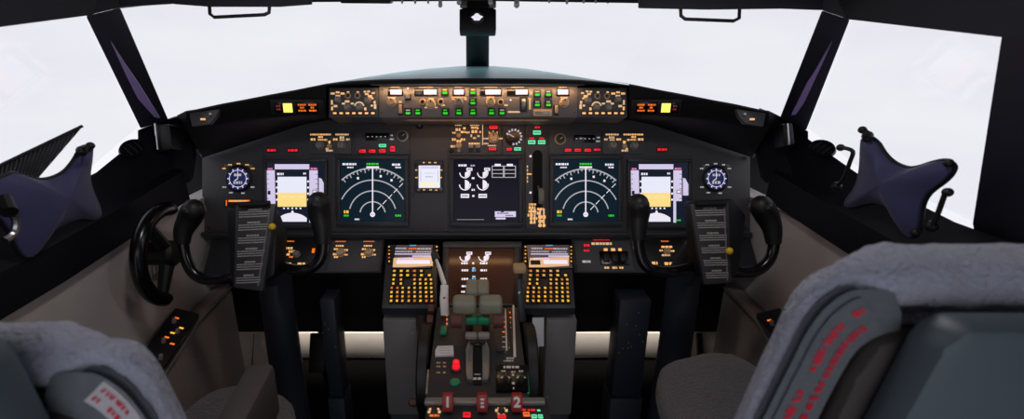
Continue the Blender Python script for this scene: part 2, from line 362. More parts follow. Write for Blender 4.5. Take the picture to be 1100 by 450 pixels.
# ------------------------------------------------------------------ standby compass on the centre post
fr = facing(1.50, 513, 20); T = Thing('standby_compass', 'black box compass with pale card hanging on the windscreen centre post', 'compass', fr, 513, 21)
T.plate('housing', 493.5, 9, 533, 33, .05, 'black', .004, -.05)
m = MB('bezel'); m.lathe([(.019, 0), (.019, .004), (.0165, .006), (.0165, .0025)], (0, .004, 0), n=24); T.part('bezel_ring', m)
m = MB('e_white'); a = T.q(506.5, 18.5); 
m.prism([T.q(*p) for p in ((506, 19), (509, 17.5), (511, 15.2), (513.5, 15.2), (516, 17.5), (519, 18.5), (517, 20), (515, 22.5), (509.5, 22.5), (508, 20.5))], .004, .0062); T.part('compass_card', m)
m = MB('black'); m.prism([T.q(*p) for p in ((496, 10), (531, 10), (528, -8), (499, -8))], -.04, -.01); T.part('mount_bracket', m)
for x in (495.5, 526.5):
    m = MB('steel'); m.box((0, 0, 0), (.022, .030, .012), .003); T.part('mount_clip', m, None, (*T.q(x+2.5, 2.5), -.004))
# ------------------------------------------------------------------ glareshield
gs = empty('glareshield', Matrix.Translation(P(513, 84, 1.42)), 'black padded glareshield running across under the windscreen', 'glareshield'); gc = P(513, 84, 1.42)
def loft(rows_by_col, mats, name, thick=None):
    m = MB(*mats); n = len(rows_by_col[0]); vs = [p-gc for col in rows_by_col for p in col]; m.v = vs
    for i in range(len(rows_by_col)-1):
        for j in range(n-1):
            m.m = 0 if j == 0 and len(mats) > 1 else len(mats)-1
            m.f.append((i*n+j, i*n+j+1, (i+1)*n+j+1, (i+1)*n+j)); m.mi.append(m.m)
    return m
def mir(px): return 1026-px
lipL = [(200, 119, 1.30, 138, 190, 124, 1.42, 217, 170), (210, 117.5, 1.31, 139, 200, 121, 1.46, 222, 168), (235, 112, 1.33, 135, 240, 111, 1.58, 246, 160), (262, 107, 1.35, 131.5, 275, 105, 1.70, 270, 152), (290, 101.5, 1.37, 128.5, 305, 99.5, 1.80, 298, 143), (320, 96, 1.385, 127, 340, 92.5, 1.87, 325, 134), (350, 90, 1.40, 126.5, 375, 86, 1.93, 352, 128.5)]
def wing(side):
    cols = []
    for x, y, d, yb, xr, yr, dr, xu, yu in lipL:
        dy = 0
        if side > 0: x, xr, xu = mir(x), mir(xr), mir(xu); x -= 3*(1-(x-676)/150) if False else 0
        top = P(x, y, d); cols.append([P(xr, yr, dr), top, P(x, y+2.0, d-.006), P(x, y+5, d-.002), P(x, yb-3, d+.03), P(x, yb, d+.045), P(xu, yu-2, 1.57), P(xu, yu, 1.594)])
    return cols
for s in (-1, 1):
    w = wing(s); m = loft(w, ('glare', 'glare'), 'wing'); 
    n = 8; m.m = 0; m.f += [tuple(range(n)), tuple(len(m.v)-n+k for k in range(1, n))]; m.mi += [0, 0]
    m.build('side_hood', gs)
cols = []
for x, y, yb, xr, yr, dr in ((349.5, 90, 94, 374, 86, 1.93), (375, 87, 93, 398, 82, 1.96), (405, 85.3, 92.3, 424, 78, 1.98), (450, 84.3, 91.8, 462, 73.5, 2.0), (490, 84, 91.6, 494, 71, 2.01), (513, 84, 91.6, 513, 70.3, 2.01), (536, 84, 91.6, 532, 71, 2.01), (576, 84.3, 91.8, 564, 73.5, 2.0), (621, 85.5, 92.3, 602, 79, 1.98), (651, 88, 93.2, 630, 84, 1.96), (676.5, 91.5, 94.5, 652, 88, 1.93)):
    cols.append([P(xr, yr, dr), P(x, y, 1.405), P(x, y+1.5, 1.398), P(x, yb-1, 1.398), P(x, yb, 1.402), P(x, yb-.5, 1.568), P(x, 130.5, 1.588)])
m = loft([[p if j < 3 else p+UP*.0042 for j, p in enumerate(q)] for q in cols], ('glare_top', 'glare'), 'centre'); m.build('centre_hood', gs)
for s in (-1, 1):
    fx = (lambda v: v) if s < 0 else mir
    m = MB('bezel'); c0 = P(fx(206), 130, 1.33)
    q = [P(fx(x), y, d)-gc for x, y, d in ((203, 121.5, 1.293), (236, 117, 1.316), (233, 125, 1.316), (226, 133, 1.306), (206, 136, 1.29))]
    m.slab(q, FWD*.012, .002); o = m.build('lamp_panel', gs)
    m = MB('e_amber'); m.box(P(fx(218), 128, 1.288)-gc, (.012, .004, .005), .001); m.build('map_light', o)
    m = MB('white_paint'); m.ball(P(fx(226), 122.5, 1.30)-gc, .0035, 10); m.build('dimmer_knob', o)
    # small clamp at the hood's end near the pillar
# ------------------------------------------------------------------ flood strip under the hood (lights the mode control panel)
fl = MB('steel'); fl.box(P(513, 90.6, 1.412)-gc, (.60, .006, .006), .001); flo = fl.build('flood_strip', gs)
# ------------------------------------------------------------------ mode control panel
FMCP = facing(1.43)
def lit_button(T, name, px, py, w, h, green=True, top=None, gp=None):
    """square push-button with lit legend bar"""
    m = MB('black'); m.box((0, 0, .002), (w*T.k, h*T.kv, .004), .0008); o = T.part(name, m); T.at(o, px, py)
    l = MB('e_green', 'e_gold', 'e_grey')
    if green: l.use('e_green').rect(-w*.30*T.k, -h*.34*T.kv, w*.30*T.k, -h*.06*T.kv, .0045)
    l.use(top or 'e_green').words(0, h*.2*T.kv, w*.5*T.k, h*.16*T.kv, .0045)
    q = l.build('light_bar', o); return o
T = Thing('mode_control_panel', 'long backlit autopilot panel with green-lit buttons under the glareshield', 'control panel', FMCP, 513, 109)
T.plate('faceplate', 407, 92, 620.5, 126, .13, 'mcp_grey', .0015, -.13)
dsp = [(416.5, 433, 419.5, 'a'), (445, 470.5, 455.5, 'b'), (486, 499.5, 488, 'c'), (515.5, 539, 521.5, 'd'), (544.5, 568, 554, 'e'), (597.5, 611.5, 599, 'f')]
for x0, x1, l0, _ in dsp:
    m = MB('black_gloss'); a, b = T.q(x0, 103), T.q(x1, 95); m.box(((a[0]+b[0])/2, (a[1]+b[1])/2, .001), (b[0]-a[0], b[1]-a[1], .002), .0006); o = T.part('display_window', m)
    d = MB('e_lcd'); n = max(3, round((x1-1-l0)/3.3)); st = (x1-1.2-l0)/n
    for k in range(n): T.rect(d, l0+k*st, 96.3, l0+k*st+st*.93, 101.6, .0023)
    d.build('digits', o)
    s_ = MB('e_amber'); T.words(s_, (x0+x1)/2, 93.8, (x1-x0)*.6, 1.1, .0006); s_.build('lettering', o)
for x, y, gr, tp in ((478, 98.5, 1, 'e_gold'), (508, 98.5, 1, 'e_gold'), (508, 109.5, 1, None), (508, 120.3, 1, None), (493, 120.3, 1, None), (478.5, 120.3, 1, None), (438.5, 120.3, 1, 'e_grey'), (449, 120.3, 1, None), (528, 120.3, 1, None), (539.3, 120.3, 1, 'e_grey'), (577, 100.5, 1, 'e_grey'), (589, 100.5, 1, 'e_grey'), (577, 111.5, 1, 'e_grey'), (589, 111.5, 1, 'e_grey')):
    lit_button(T, 'mode_button', x, y, 8.2, 8.2, gr, tp)
def knob(T, name, px, py, rpx, h, mat='knob_tan', ring=None, parent=None):
    m = knob_mb(rpx*T.k, h, mat); m.use('black').box((0, rpx*T.k*.45, h*.98), (rpx*T.k*.18, rpx*T.k*.6, .001)); 
    if ring: m.use(ring).lathe([(rpx*T.k*1.25, 0), (rpx*T.k*1.25, .002), (rpx*T.k*1.1, .002), (rpx*T.k*1.1, 0)], n=24)
    o = T.part(name, m, parent); T.at(o, px, py); return o
for x, y, r, mt_ in ((421, 110, 4.2, 'knob_tan'), (463, 112, 4.6, 'knob_tan'), (493, 110.5, 4.3, 'knob_grey'), (527, 109.5, 4.3, 'knob_tan'), (606, 110.5, 4.4, 'knob_tan')): knob(T, 'selector_knob', x, y, r, .016, mt_)
def ring_button(T, px, py, r):
    m = MB('ring_tan'); m.lathe([(r*T.k, 0), (r*T.k, .004), (r*T.k*.6, .005), (r*T.k*.6, .001)], n=20)
    m.use('black').cyl((0, 0, 0), r*T.k*.6, .003, n=16); o = T.part('ring_switch', m); T.at(o, px, py); return o
for x, y in ((454, 109.5), (473.5, 109.5), (537.8, 109.8)): ring_button(T, x, y, 3.7)
def toggle(T, px, py, w, h, mat='knob_tan'):
    m = MB('black'); m.box((0, 0, .001), (w*1.5*T.k, h*1.15*T.kv, .002), .0005)
    m.use(mat).box((0, h*.05*T.kv, .006), (w*T.k, h*.85*T.kv, .009), .0015); o = T.part('toggle_switch', m); T.at(o, px, py); return o
toggle(T, 430.5, 118, 3.6, 11); toggle(T, 597.3, 118.5, 3.6, 10); toggle(T, 438.3, 104.5, 4.5, 6, 'steel')
m = MB('black'); m.box((0, 0, .001), (8*T.k, 17*T.kv, .002), .0006); m.use('steel'); 
m.lathe([(.018, -.005), (.019, 0), (.018, .005)], (0, 0, 0), Matrix.Translation((0, 0, -.008)) @ Matrix.Rotation(PI/2, 4, 'Y'), 24); o = T.part('thumb_wheel', m); T.at(o, 562.3, 112)
m = MB('knob_tan'); m.box((0, 0, .005), (20*T.k, 7.4*T.kv, .010), .002); m.use('steel').box((0, -.001, .0104), (16*T.k, 3.6*T.kv, .002), .0006); o = T.part('disengage_bar', m); T.at(o, 582.3, 121.7)
for x, y in ((410, 96), (617, 97), (410, 121), (617, 121)):
    m = MB('black'); m.cyl((0, 0, 0), .0022, .0012, n=10); m.use('steel').box((0, 0, .0013), (.003, .0006, .0004)); o = T.part('screw', m); T.at(o, x, y)
L = MB('e_amber', 'e_tan')
for x, y, w in ((421, 104.8, 9), (463, 105.8, 6), (493, 104.6, 16), (527, 104.5, 9), (606, 104.8, 8), (585, 107, 0), (569.2, 106, 3), (546, 120.5, 0)): 
    if w: T.words(L.use('e_amber'), x, y, w, 1.5, .0008)
for x, y, w, h in ((487, 106.5, 3, 1.5), (500, 106.5, 3, 1.5), (457.5, 115.5, 3, 1.5), (468.5, 115.5, 3, 1.5), (476, 113, 4, 2), (543.5, 113, 4, 2), (552, 120.3, 13, 1.8), (569.2, 112, 1.6, 11), (570.5, 100, 2, 3), (430, 109.5, 3, 2)):
    T.rect(L.use('e_tan'), x-w/2, y-h/2, x+w/2, y+h/2, .0008)
T.part('lettering', L)
L = MB('e_white'); 
for x, y in ((548.5, 107.5), (438, 95.2)): L.ball((*T.q(x, y), .001), 1.1*T.k, 8)
o = T.part('annunciator', L)
# ------------------------------------------------------------------ EFIS control panels
for dx, lab, sw in ((0, 'square backlit control panel joining the long mode panel at the pleated shade end', 0), (267.2, 'square backlit control panel joining the long mode panel at the star-shaped visor end', 1)):
    T = Thing('display_control_panel', lab, 'control panel', FMCP, 379.5+dx, 110)
    T.plate('faceplate', 353.3+dx, 94, 406.5+dx, 125.8, .10, 'panel', .0015, -.10)
    X = lambda x: (760-x if sw else x)+dx
    for x, y, r, mm in ((363, 107, 3.1, 'knob_grey'), (373.3, 115.3, 3.2, 'knob_grey'), (386, 114.6, 3.5, 'knob_grey'), (394.8, 108, 3.2, 'knob_grey')): knob(T, 'selector_knob', (x if sw == 0 else 759.5-x)+dx, y, r, .012, mm)
    for x in (374, 384.2): ring_button(T, (x if not sw else 758.5-x)+dx, 103 if not sw else 103.4, 3.3)
    for k in range(7):
        m = MB('black'); m.box((0, 0, .0015), (5.6*T.k, 4.4*T.kv, .003), .0006); m.use('e_amber').rect(-1.9*T.k, -1.1*T.kv, 1.9*T.k, 1.1*T.kv, .0033); o = T.part('push_button', m); T.at(o, 360+6.8*k+dx, 121.8)
    L = MB('e_amber', 'e_tan')
    f = lambda x: (x if not sw else 759.5-x)+dx
    for x, y, w, h in ((357.5, 100.5, 4.6, 2.2), (362.8, 99.2, 4, 2), (368, 100.5, 4.4, 2.2), (363, 103, 5, 2), (374, 99, 2.6, 1.6), (384.4, 99, 2.6, 1.6), (392, 98.5, 2.6, 1.8), (396, 98.2, 3, 2), (401, 100, 3.4, 1.8), (394, 101, 4, 2.2), (397.5, 103.6, 4.6, 3), (400, 105.6, 2.6, 2), (356.6, 110, 2, 5), (356.8, 116.5, 2, 4), (360.5, 114, 4, 2.4), (369, 111.3, 3.4, 2), (373, 109, 5, 2.4), (378.5, 111.3, 3.4, 1.8), (402.5, 110, 2.4, 3), (399.5, 113.5, 2.4, 2), (403, 114.5, 2.6, 5), (392.5, 117, 2.4, 3)):
        c = f(x); T.rect(L.use('e_amber' if (x*7) % 3 > 1 else 'e_tan'), c-w/2, y-h/2, c+w/2, y+h/2, .0008)
    c = T.q(f(386), 114.6); L.use('e_tan').arc(c[0], c[1], 4.1*T.k, 5.6*T.k, 10, 170, .0008)
    T.part('lettering', L)
# ------------------------------------------------------------------ annunciator groups let into the hood wings
for s, lab in ((-1, 'warning lights with lit yellow square in the glareshield at the pleated shade end'), (1, 'warning lights with lit yellow square in the glareshield at the star-shaped visor end')):
    f = (lambda x: x) if s < 0 else (lambda x: mir(x)-1.5 if x < 316 else mir(x)-1.5)
    pa, pb = P(f(290), 112, 1.377), P(f(350), 112, 1.417); pt, pu = P(f(320), 101, 1.383), P(f(320), 124, 1.415)
    fr = Frame((pa+pb)/2-FWD*.010, (pb-pa)*(1 if s < 0 else -1), pt-pu); T = Thing('warning_light_panel', lab, 'warning lights', fr, f(320), 115.5, 'master caution and warning lights')
    xs = sorted((f(292), f(347)))
    T.plate('housing', xs[0], 107, xs[1], 124, .004, 'black', .001, -.004)
    def lens(px, w, h, mat, y=115.5, nm='light_lens'):
        m = MB('black_gloss'); m.box((0, 0, .001), ((w+2)*T.k, (h+2.4)*T.kv, .002), .0006); o = T.part(nm, m); T.at(o, f(px), y); return o
    o = lens(299.3, 6, 9, None); l = MB('e_dimred'); 
    for yy in (1.8, -1.6): l.words(0, yy*T.kv, 4.8*T.k, 2.0*T.kv, .0024)
    l.build('lettering', o)
    o = lens(309.2, 9, 9, None); l = MB('e_yellow'); l.box((0, 0, .0026), (9.6*T.k, 9.6*T.kv, .0012), .0004); l.build('lit_cap', o)
    o = lens(330, 22, 10, None, nm='system_display'); l = MB('e_orange')
    for c in (-5.6, 5.8):
        for yy, w in ((3.3, 8.5), (.3, 4.2), (-3.0, 8)): l.words(c*T.k*(1 if s < 0 else -1), yy*T.kv, w*T.k, 1.9*T.kv, .0024)
    l.build('lettering', o)
# ------------------------------------------------------------------ main instrument panel
FM = facing(1.60)
T = Thing('instrument_panel', 'wide grey main instrument panel carrying the flight displays', 'instrument panel', FM, 513, 190)
T.plate('board', 217, 127.5, 806, 257, .030, 'panel', .002, -.030)
m = MB('panel_dark')
for x in (283, 360.5, 441, 481, 563.5, 586, 669, 743):
    m.box((*T.q(x, 197), -.0002), (.7*T.k, 70*T.kv, .0012))
for x0, x1, y in ((283, 441, 168), (481, 563, 168), (586, 743, 168)): m.box((*T.q((x0+x1)/2, y), -.0002), ((x1-x0)*T.k, .7*T.kv, .0012))
T.part('panel_seam', m)
m = MB('bezel'); m.box((*T.q(512, 251.5), .012), (585*T.k, 5*T.kv, .026), .005); T.part('lower_ledge', m)
for x, y, mat, w in ((292, 161.5, 'e_red', 9), (315, 161.5, 'e_red', 10), (711, 160.7, 'e_red', 10)):
    m = MB('black'); m.box((0, 0, .0015), ((w+2)*T.k, 5*T.kv, .003), .0006); o = T.part('warning_light', m); T.at(o, x, y)
    l = MB(mat); l.words(0, .0, w*T.k, 2.6*T.kv, .0034); l.build('lettering', o)
for x, y in ((224, 140), (224, 245), (444, 132), (479.5, 247), (800, 170), (800, 245), (443.3, 247), (443.3, 210), (265, 245)):
    m = MB('black'); m.cyl((0, 0, 0), .005, .002, n=12); m.use('steel').box((0, 0, .0021), (.006, .0012, .0006)); o = T.part('fastener', m); T.at(o, x, y)
m = MB('black'); m.lathe([(4*T.k, 0), (4*T.k, .006), (2.6*T.k, .010)], n=18); m.use('white_paint').box((0, 0, .0102), (1.6*T.k, 1.6*T.k, .001)); o = T.part('sensor_knob', m); T.at(o, 451, 135)
# --- displays
def display(name, lab, x0, y0, x1, y1, sx0, sy0, sx1, sy1, bg, fr=FM, group=None, h=.014):
    T = Thing(name, lab, 'display screen', fr, (x0+x1)/2, (y0+y1)/2, group, .001)
    a, b = T.q(x0, y1), T.q(x1, y0); c, d = T.q(sx0, sy1), T.q(sx1, sy0)
    m = MB('bezel')
    for (px0, py0, px1, py1) in ((a[0], d[1], b[0], b[1]), (a[0], a[1], b[0], c[1]), (a[0], c[1], c[0], d[1]), (d[0], c[1], b[0], d[1])):
        m.box(((px0+px1)/2, (py0+py1)/2, h/2), (px1-px0, py1-py0, h), .002)
    T.part('bezel', m)
    m = MB(bg); m.box(((c[0]+d[0])/2, (c[1]+d[1])/2, .003), (d[0]-c[0], d[1]-c[1], .006)); sc = T.part('screen', m)
    return T, sc, .0064
def finish(T, sc, mb, name='symbol_print'): o = mb.build(name, sc); return o
for dx, lab in ((0, 'attitude display with yellow and white block behind the yoke beside the tiller wheel'), (389.5, 'attitude display with yellow and white block behind the yoke away from the tiller wheel')):
    T, sc, z = display('attitude_display', lab, 283.5+dx, 171, 352.5+dx, 245, 287+dx, 174.5, 349+dx, 241, 'e_pfd', group='attitude displays')
    m = MB('e_lav', 'e_sky', 'e_att', 'e_white', 'e_pink', 'e_pfd', 'e_green')
    X = lambda x: x+dx
    m.use('e_lav'); T.rect(m, X(296), 176.5, X(333), 182, z)
    T.quad(m, [(X(287.5), 183), (X(296), 183), (X(297), 230), (X(296.5), 239), (X(294), 239), (X(293), 224), (X(288), 219)], z)
    T.rect(m, X(333), 183, X(342), 216, z); T.rect(m, X(333), 216, X(336), 239, z)
    T.quad(m, [(X(343.2), 191), (X(346), 192), (X(349), 198), (X(349), 210), (X(343.2), 210)], z)
    m.use('e_sky'); T.rect(m, X(299), 190, X(330), 207, z); m.use('e_att'); T.rect(m, X(299), 207, X(330), 222, z)
    m.use('e_white')
    for k in range(5): T.rect(m, X(305+4.4*k), 222.8, X(306.8+4.4*k), 224.6, z)
    for k in range(4):
        for xx in (297.2, 330.6): T.rect(m, X(xx), 194+k*6.5, X(xx+2.2), 196+k*6.5, z)
    c = T.q(X(315), 252); pts = []
    for k in range(13):
        a = R(130-80*k/12); pts.append((c[0]+23.5*T.k*math.cos(a), c[1]+23.5*T.kv*math.sin(a)))
    pts = [p for p in pts]; lo = T.q(X(315), 238)[1]; m.poly([(pts[0][0], lo)]+pts+[(pts[-1][0], lo)], z)
    T.quad(m, [(X(313), 229.5), (X(314.4), 226), (X(315.6), 226), (X(317), 229.5)], z+.0002)
    T.words(m, X(302), 187, 7, 2.4, z); T.words(m, X(328), 186.5, 3, 2, z)
    m.use('e_pink'); T.words(m, X(291), 181.5, 5, 2, z); T.words(m, X(338), 181.3, 7, 2, z)
    m.use('e_pfd')
    for k in range(9): 
        T.rect(m, X(288), 187+k*5.2, X(290), 187.5+k*5.2, z+.0002); T.rect(m, X(339.5), 187+k*5.2, X(342), 187.5+k*5.2, z+.0002)
    T.rect(m, X(288.6), 205, X(291.5), 209, z+.0002); T.rect(m, X(336.4), 204, X(341), 208, z+.0002)
    m.use('e_white'); T.rect(m, X(337), 204.6, X(340.4), 207.4, z+.0004)
    m.use('e_green'); T.words(m, X(338), 236.5, 6, 1.6, z+.0004); 
    for k in range(3): T.rect(m.use('e_white'), X(303+k*9), 211.5, X(309+k*9), 212, z+.0003)
    finish(T, sc, m)
for dx, lab in ((0, 'navigation display with white range arcs between the attitude display and the bright square standby screen'), (228, 'navigation display with white range arcs beside the landing gear lever')):
    T, sc, z = display('navigation_display', lab, 362+dx, 167, 439.5+dx, 243, 366.5+dx, 171.5, 435+dx, 238, 'e_nav', group='navigation displays')
    X = lambda x: x+dx
    m = MB('e_grey', 'e_white', 'e_green', 'e_gold', 'e_cyan')
    cx, cy = T.q(X(400.7), 230.3); k = T.k
    m.use('e_grey').arc(cx, cy, 48.4*k, 49.8*k, 48, 132, z)
    for i in range(-8, 9):
        a = R(90+i*5); l = 4.2 if i % 2 == 0 else 2.4; m.line(cx+49*k*math.cos(a), cy+49*k*math.sin(a), cx+(49-l)*k*math.cos(a), cy+(49-l)*k*math.sin(a), 1.1*k, z)
    for r, a0, a1 in ((36.5, 26, 154), (25, 14, 166), (13.5, 10, 170)): m.arc(cx, cy, (r-.62)*k, (r+.62)*k, a0, a1, z)
    m.use('e_white').rect(cx-.65*k, cy-2*k, cx+.65*k, cy+51*k, z+.0002)
    m.arc(cx, cy, 1.2*k, 2.7*k, 0, 360, z+.0003)
    for i in range(5): m.line(cx+(5+i*5.8)*k, cy+(5+i*6)*k, cx+(9+i*5.8)*k, cy+(9.2+i*6)*k, .7*k, z+.0001)
    for i, a in enumerate((112, 78, 61)):
        a = R(a); m.rect(cx+41.5*k*math.cos(a)-1.1*k, cy+41.5*k*math.sin(a)-1.2*k, cx+41.5*k*math.cos(a)+1.1*k, cy+41.5*k*math.sin(a)+1.2*k, z+.0002)
    T.words(m, X(376), 176.5, 15, 2.2, z); T.words(m, X(426), 177, 9, 2.2, z); T.words(m, X(428), 180, 6, 1.6, z); T.words(m, X(377), 180, 7, 1.4, z)
    T.rect(m, X(394), 178.8, X(407.5), 180.6, z)
    m.use('e_green'); T.words(m, X(400.7), 176.3, 13, 2.0, z); T.words(m, X(372.5), 231.5, 5, 1.8, z); T.words(m, X(428.5), 231.5, 7, 2, z)
    m.use('e_gold'); T.words(m, X(372.5), 227.5, 5, 3, z)
    m.use('e_white'); T.words(m, X(384), 235.5, 5, 1.6, z)
    finish(T, sc, m)
T, sc, z = display('engine_display', 'centre display with two columns of white engine dials', 483, 168, 561.5, 243.5, 487.5, 171.5, 557, 238.5, 'e_nav2')
m = MB('e_white', 'e_grey', 'e_nav2', 'e_lav')
def dial(T, m, px, py, r, fill=True, tab=True):
    cx, cy = T.q(px, py); k = T.k
    m.use('e_white').arc(cx, cy, (r-.55)*k, (r+.55)*k, -180, 45 if tab else 10, z)
    pts = [(cx, cy if tab else cy+r*.9*k)]+[(cx+r*.86*k*math.cos(R(a)), cy+r*.86*k*math.sin(R(a))) for a in range(-90, 31 if tab else 61, 15)] if fill else None
    if pts: m.poly(pts, z+.0001)
    if tab: T.rect(m, px+r*.3, py-r*.95, px+r*1.45, py-r*.35, z+.0002); m.use('e_nav2'); T.words(m, px+r*.9, py-r*.65, r*.8, 1.0, z+.0004)
for x in (499.5, 518.5):
    dial(T, m, x, 185.6, 5.5); dial(T, m, x, 198.3, 5.8, True, False)
    m.use('e_white'); T.rect(m, x-4.5, 208.3, x+4.5, 212.6, z); m.use('e_nav2'); T.words(m, x, 210.4, 7, 1.1, z+.0003)
m.use('e_white'); T.words(m, 497, 177.8, 9, 2.2, z); T.words(m.use('e_grey'), 508, 178, 5, 1.6, z)
m.use('e_white')
for x, y, w in ((508.3, 191.5, 3), (508.3, 204, 3.4), (508.5, 210.5, 2.4)): T.words(m, x, y, w, 2.0, z)
m.use('e_grey')
for x0 in (528.3, 541.3):
    for y in (178.5, 182.6, 186.6, 190.6): T.rect(m, x0, y-.4, x0+12.6, y+.4, z)
    for x in (x0+.3, x0+12.3): T.rect(m, x-.45, 178.5, x+.45, 190.6, z)
    T.rect(m.use('e_white'), x0+3, 176.2, x0+9.5, 178.6, z+.0002); m.use('e_grey')
m.use('e_lav'); T.rect(m, 531.5, 227, 554, 233, z); T.rect(m, 532.5, 233.6, 543, 235.6, z); m.use('e_nav2'); T.words(m, 540, 229, 12, 1.2, z+.0003); T.words(m, 547, 231.4, 8, 1, z+.0003); T.rect(m, 538, 226.8, 541, 228, z+.0003)
m.use('e_grey'); T.rect(m, 491, 235.6, 520, 236, z)
finish(T, sc, m)
# standby display
T, sc, z = display('standby_display', 'small square standby display with bright white screen between the navigation and engine displays', 446, 172.5, 476, 206, 450, 178, 473, 202, 'e_sky', h=.012)
m = MB('e_lav', 'e_att', 'e_grey', 'e_amber', 'e_cyan', 'black_gloss')
m.use('e_lav'); T.rect(m, 452, 179, 471, 181.4, z); m.use('e_lcdy'); T.rect(m, 451, 196, 470, 200, z)
m.use('e_grey'); T.rect(m, 456, 186, 468, 186.5, z); T.words(m, 461, 190, 8, 1.2, z); T.rect(m, 452, 183, 452.6, 195, z); T.rect(m, 470.4, 183, 471, 195, z)
finish(T, sc, m)
L = MB('e_amber')
for x, y in ((456, 175), (462, 175), (468, 175), (456, 204), (463, 204), (469, 204.3), (448, 183), (448, 191), (474.4, 183), (474.4, 191)): T.words(L, x, y, 2.6, 1.3, .0124)
T.part('lettering', L)
for x, y in ((450.5, 204), (474, 203)): 
    o = knob(T, 'adjust_knob', x, y, 1.6, .01, 'knob_grey'); o.location.z = .011
# clocks
for x, lab in ((256.5, 'round clock with white ticks above the orange-lit legend beside the tiller-side yoke'), (768.5, 'round clock with white ticks above the yoke away from the tiller wheel')):
    T = Thing('panel_clock', lab, 'clock', FM, x, 192, lift=.001)
    r = 11.6*T.k; m = MB('black'); m.lathe([(r*1.22, 0), (r*1.22, .006), (r*1.05, .009), (r*1.0, .004)], n=32); T.part('case', m)
    m = MB('e_blue'); m.cyl((0, 0, .002), r, .003, n=32); fc = T.part('dial_face', m)
    l = MB('e_lav', 'e_grey')
    for i in range(12):
        a = R(30*i); l.line(r*.72*math.cos(a), r*.72*math.sin(a), r*.95*math.cos(a), r*.95*math.sin(a), r*.11, .0056)
    l.arc(0, 0, r*.74, r*.80, 0, 360, .0055, 40)
    l.use('e_grey').words(0, r*.34, r*.7, r*.22, .0058); l.words(0, -r*.36, r*.8, r*.26, .0058)
    l.use('e_lav').line(0, 0, 0, r*.66, r*.07, .006); l.line(0, 0, -r*.3, -r*.2, r*.09, .006)
    l.build('dial_marking', fc)
    L = MB('e_amber', 'e_grey'); 
    for a, b in ((-9, 15), (0, 16.2), (9, 15), (-15, 11), (15, 11), (-15, -9), (15, -9), (-8, -15), (5, -15.5)): L.use('e_grey' if x > 500 or b < 0 else 'e_amber').words(a*T.k, b*T.kv, 4*T.k, 1.4*T.kv, .0014)
    T.part('lettering', L)
    for a in (-13, 13):
        for b in (13.5,): 
            o = T.part('push_button', knob_mb(1.7*T.k, .008, 'knob_grey', 12)); o.location = (a*T.k, b*T.kv, 0)
T = Thing('legend_plate', 'small plate with an orange-lit bar under the clock beside the tiller-side yoke', 'legend plate', FM, 256, 217.5, lift=.001)
T.plate('backing', 241.5, 213.5, 272, 222, .004, 'panel_dark', .001)
L = MB('e_orange', 'e_amber'); T.rect(L, 246, 214.8, 269, 216.8, .0044); T.words(L.use('e_amber'), 257, 215.8, 20, 1.6, .0048); T.rect(L.use('e_orange'), 243.3, 215, 244.5, 221, .0044); T.words(L.use('e_amber'), 273-4, 220, 3, 1.4, .0044); T.part('lettering', L)
# display-select panels
for s, lab in ((-1, 'display select panel with two rotary knobs above the gap beside the tiller-side attitude display'), (1, 'display select panel with two rotary knobs on the side of the landing gear lever')):
    f = (lambda x: x) if s < 0 else (lambda x: 1025-x)
    T = Thing('display_select_panel', lab, 'control panel', FM, f(355.5), 153.5, lift=.001)
    xs = sorted((f(333), f(378))); T.plate('faceplate', xs[0], 142, xs[1], 165.5, .006, 'panel', .001)
    for x in (344.5, 367.5): o = knob(T, 'selector_knob', f(x), 156.6, 3.8, .016, 'knob_grey'); o.location.z = .006
    o = knob(T, 'small_knob', f(354.8), 157.5, 2.2, .012, 'knob_tan'); o.location.z = .006
    L = MB('e_amber', 'e_tan')
    for x, y, w, h in ((345, 144.8, 22, 1.8), (368, 144.8, 14, 1.8), (337.5, 150, 6, 2.4), (345, 147.5, 5, 2), (350.5, 150.5, 3, 2), (361, 150, 5, 2.2), (368.5, 148, 6, 2.4), (374.5, 150, 4, 2), (354.5, 162, 7, 2), (352, 160, 3, 2), (355, 153, 3, 3), (345.3, 150.4, 6, 1.5), (368, 150.6, 5, 1.4)):
        T.words(L.use('e_amber' if int(x) % 2 else 'e_tan'), f(x), y, w, h, .0066)
    T.part('lettering', L)
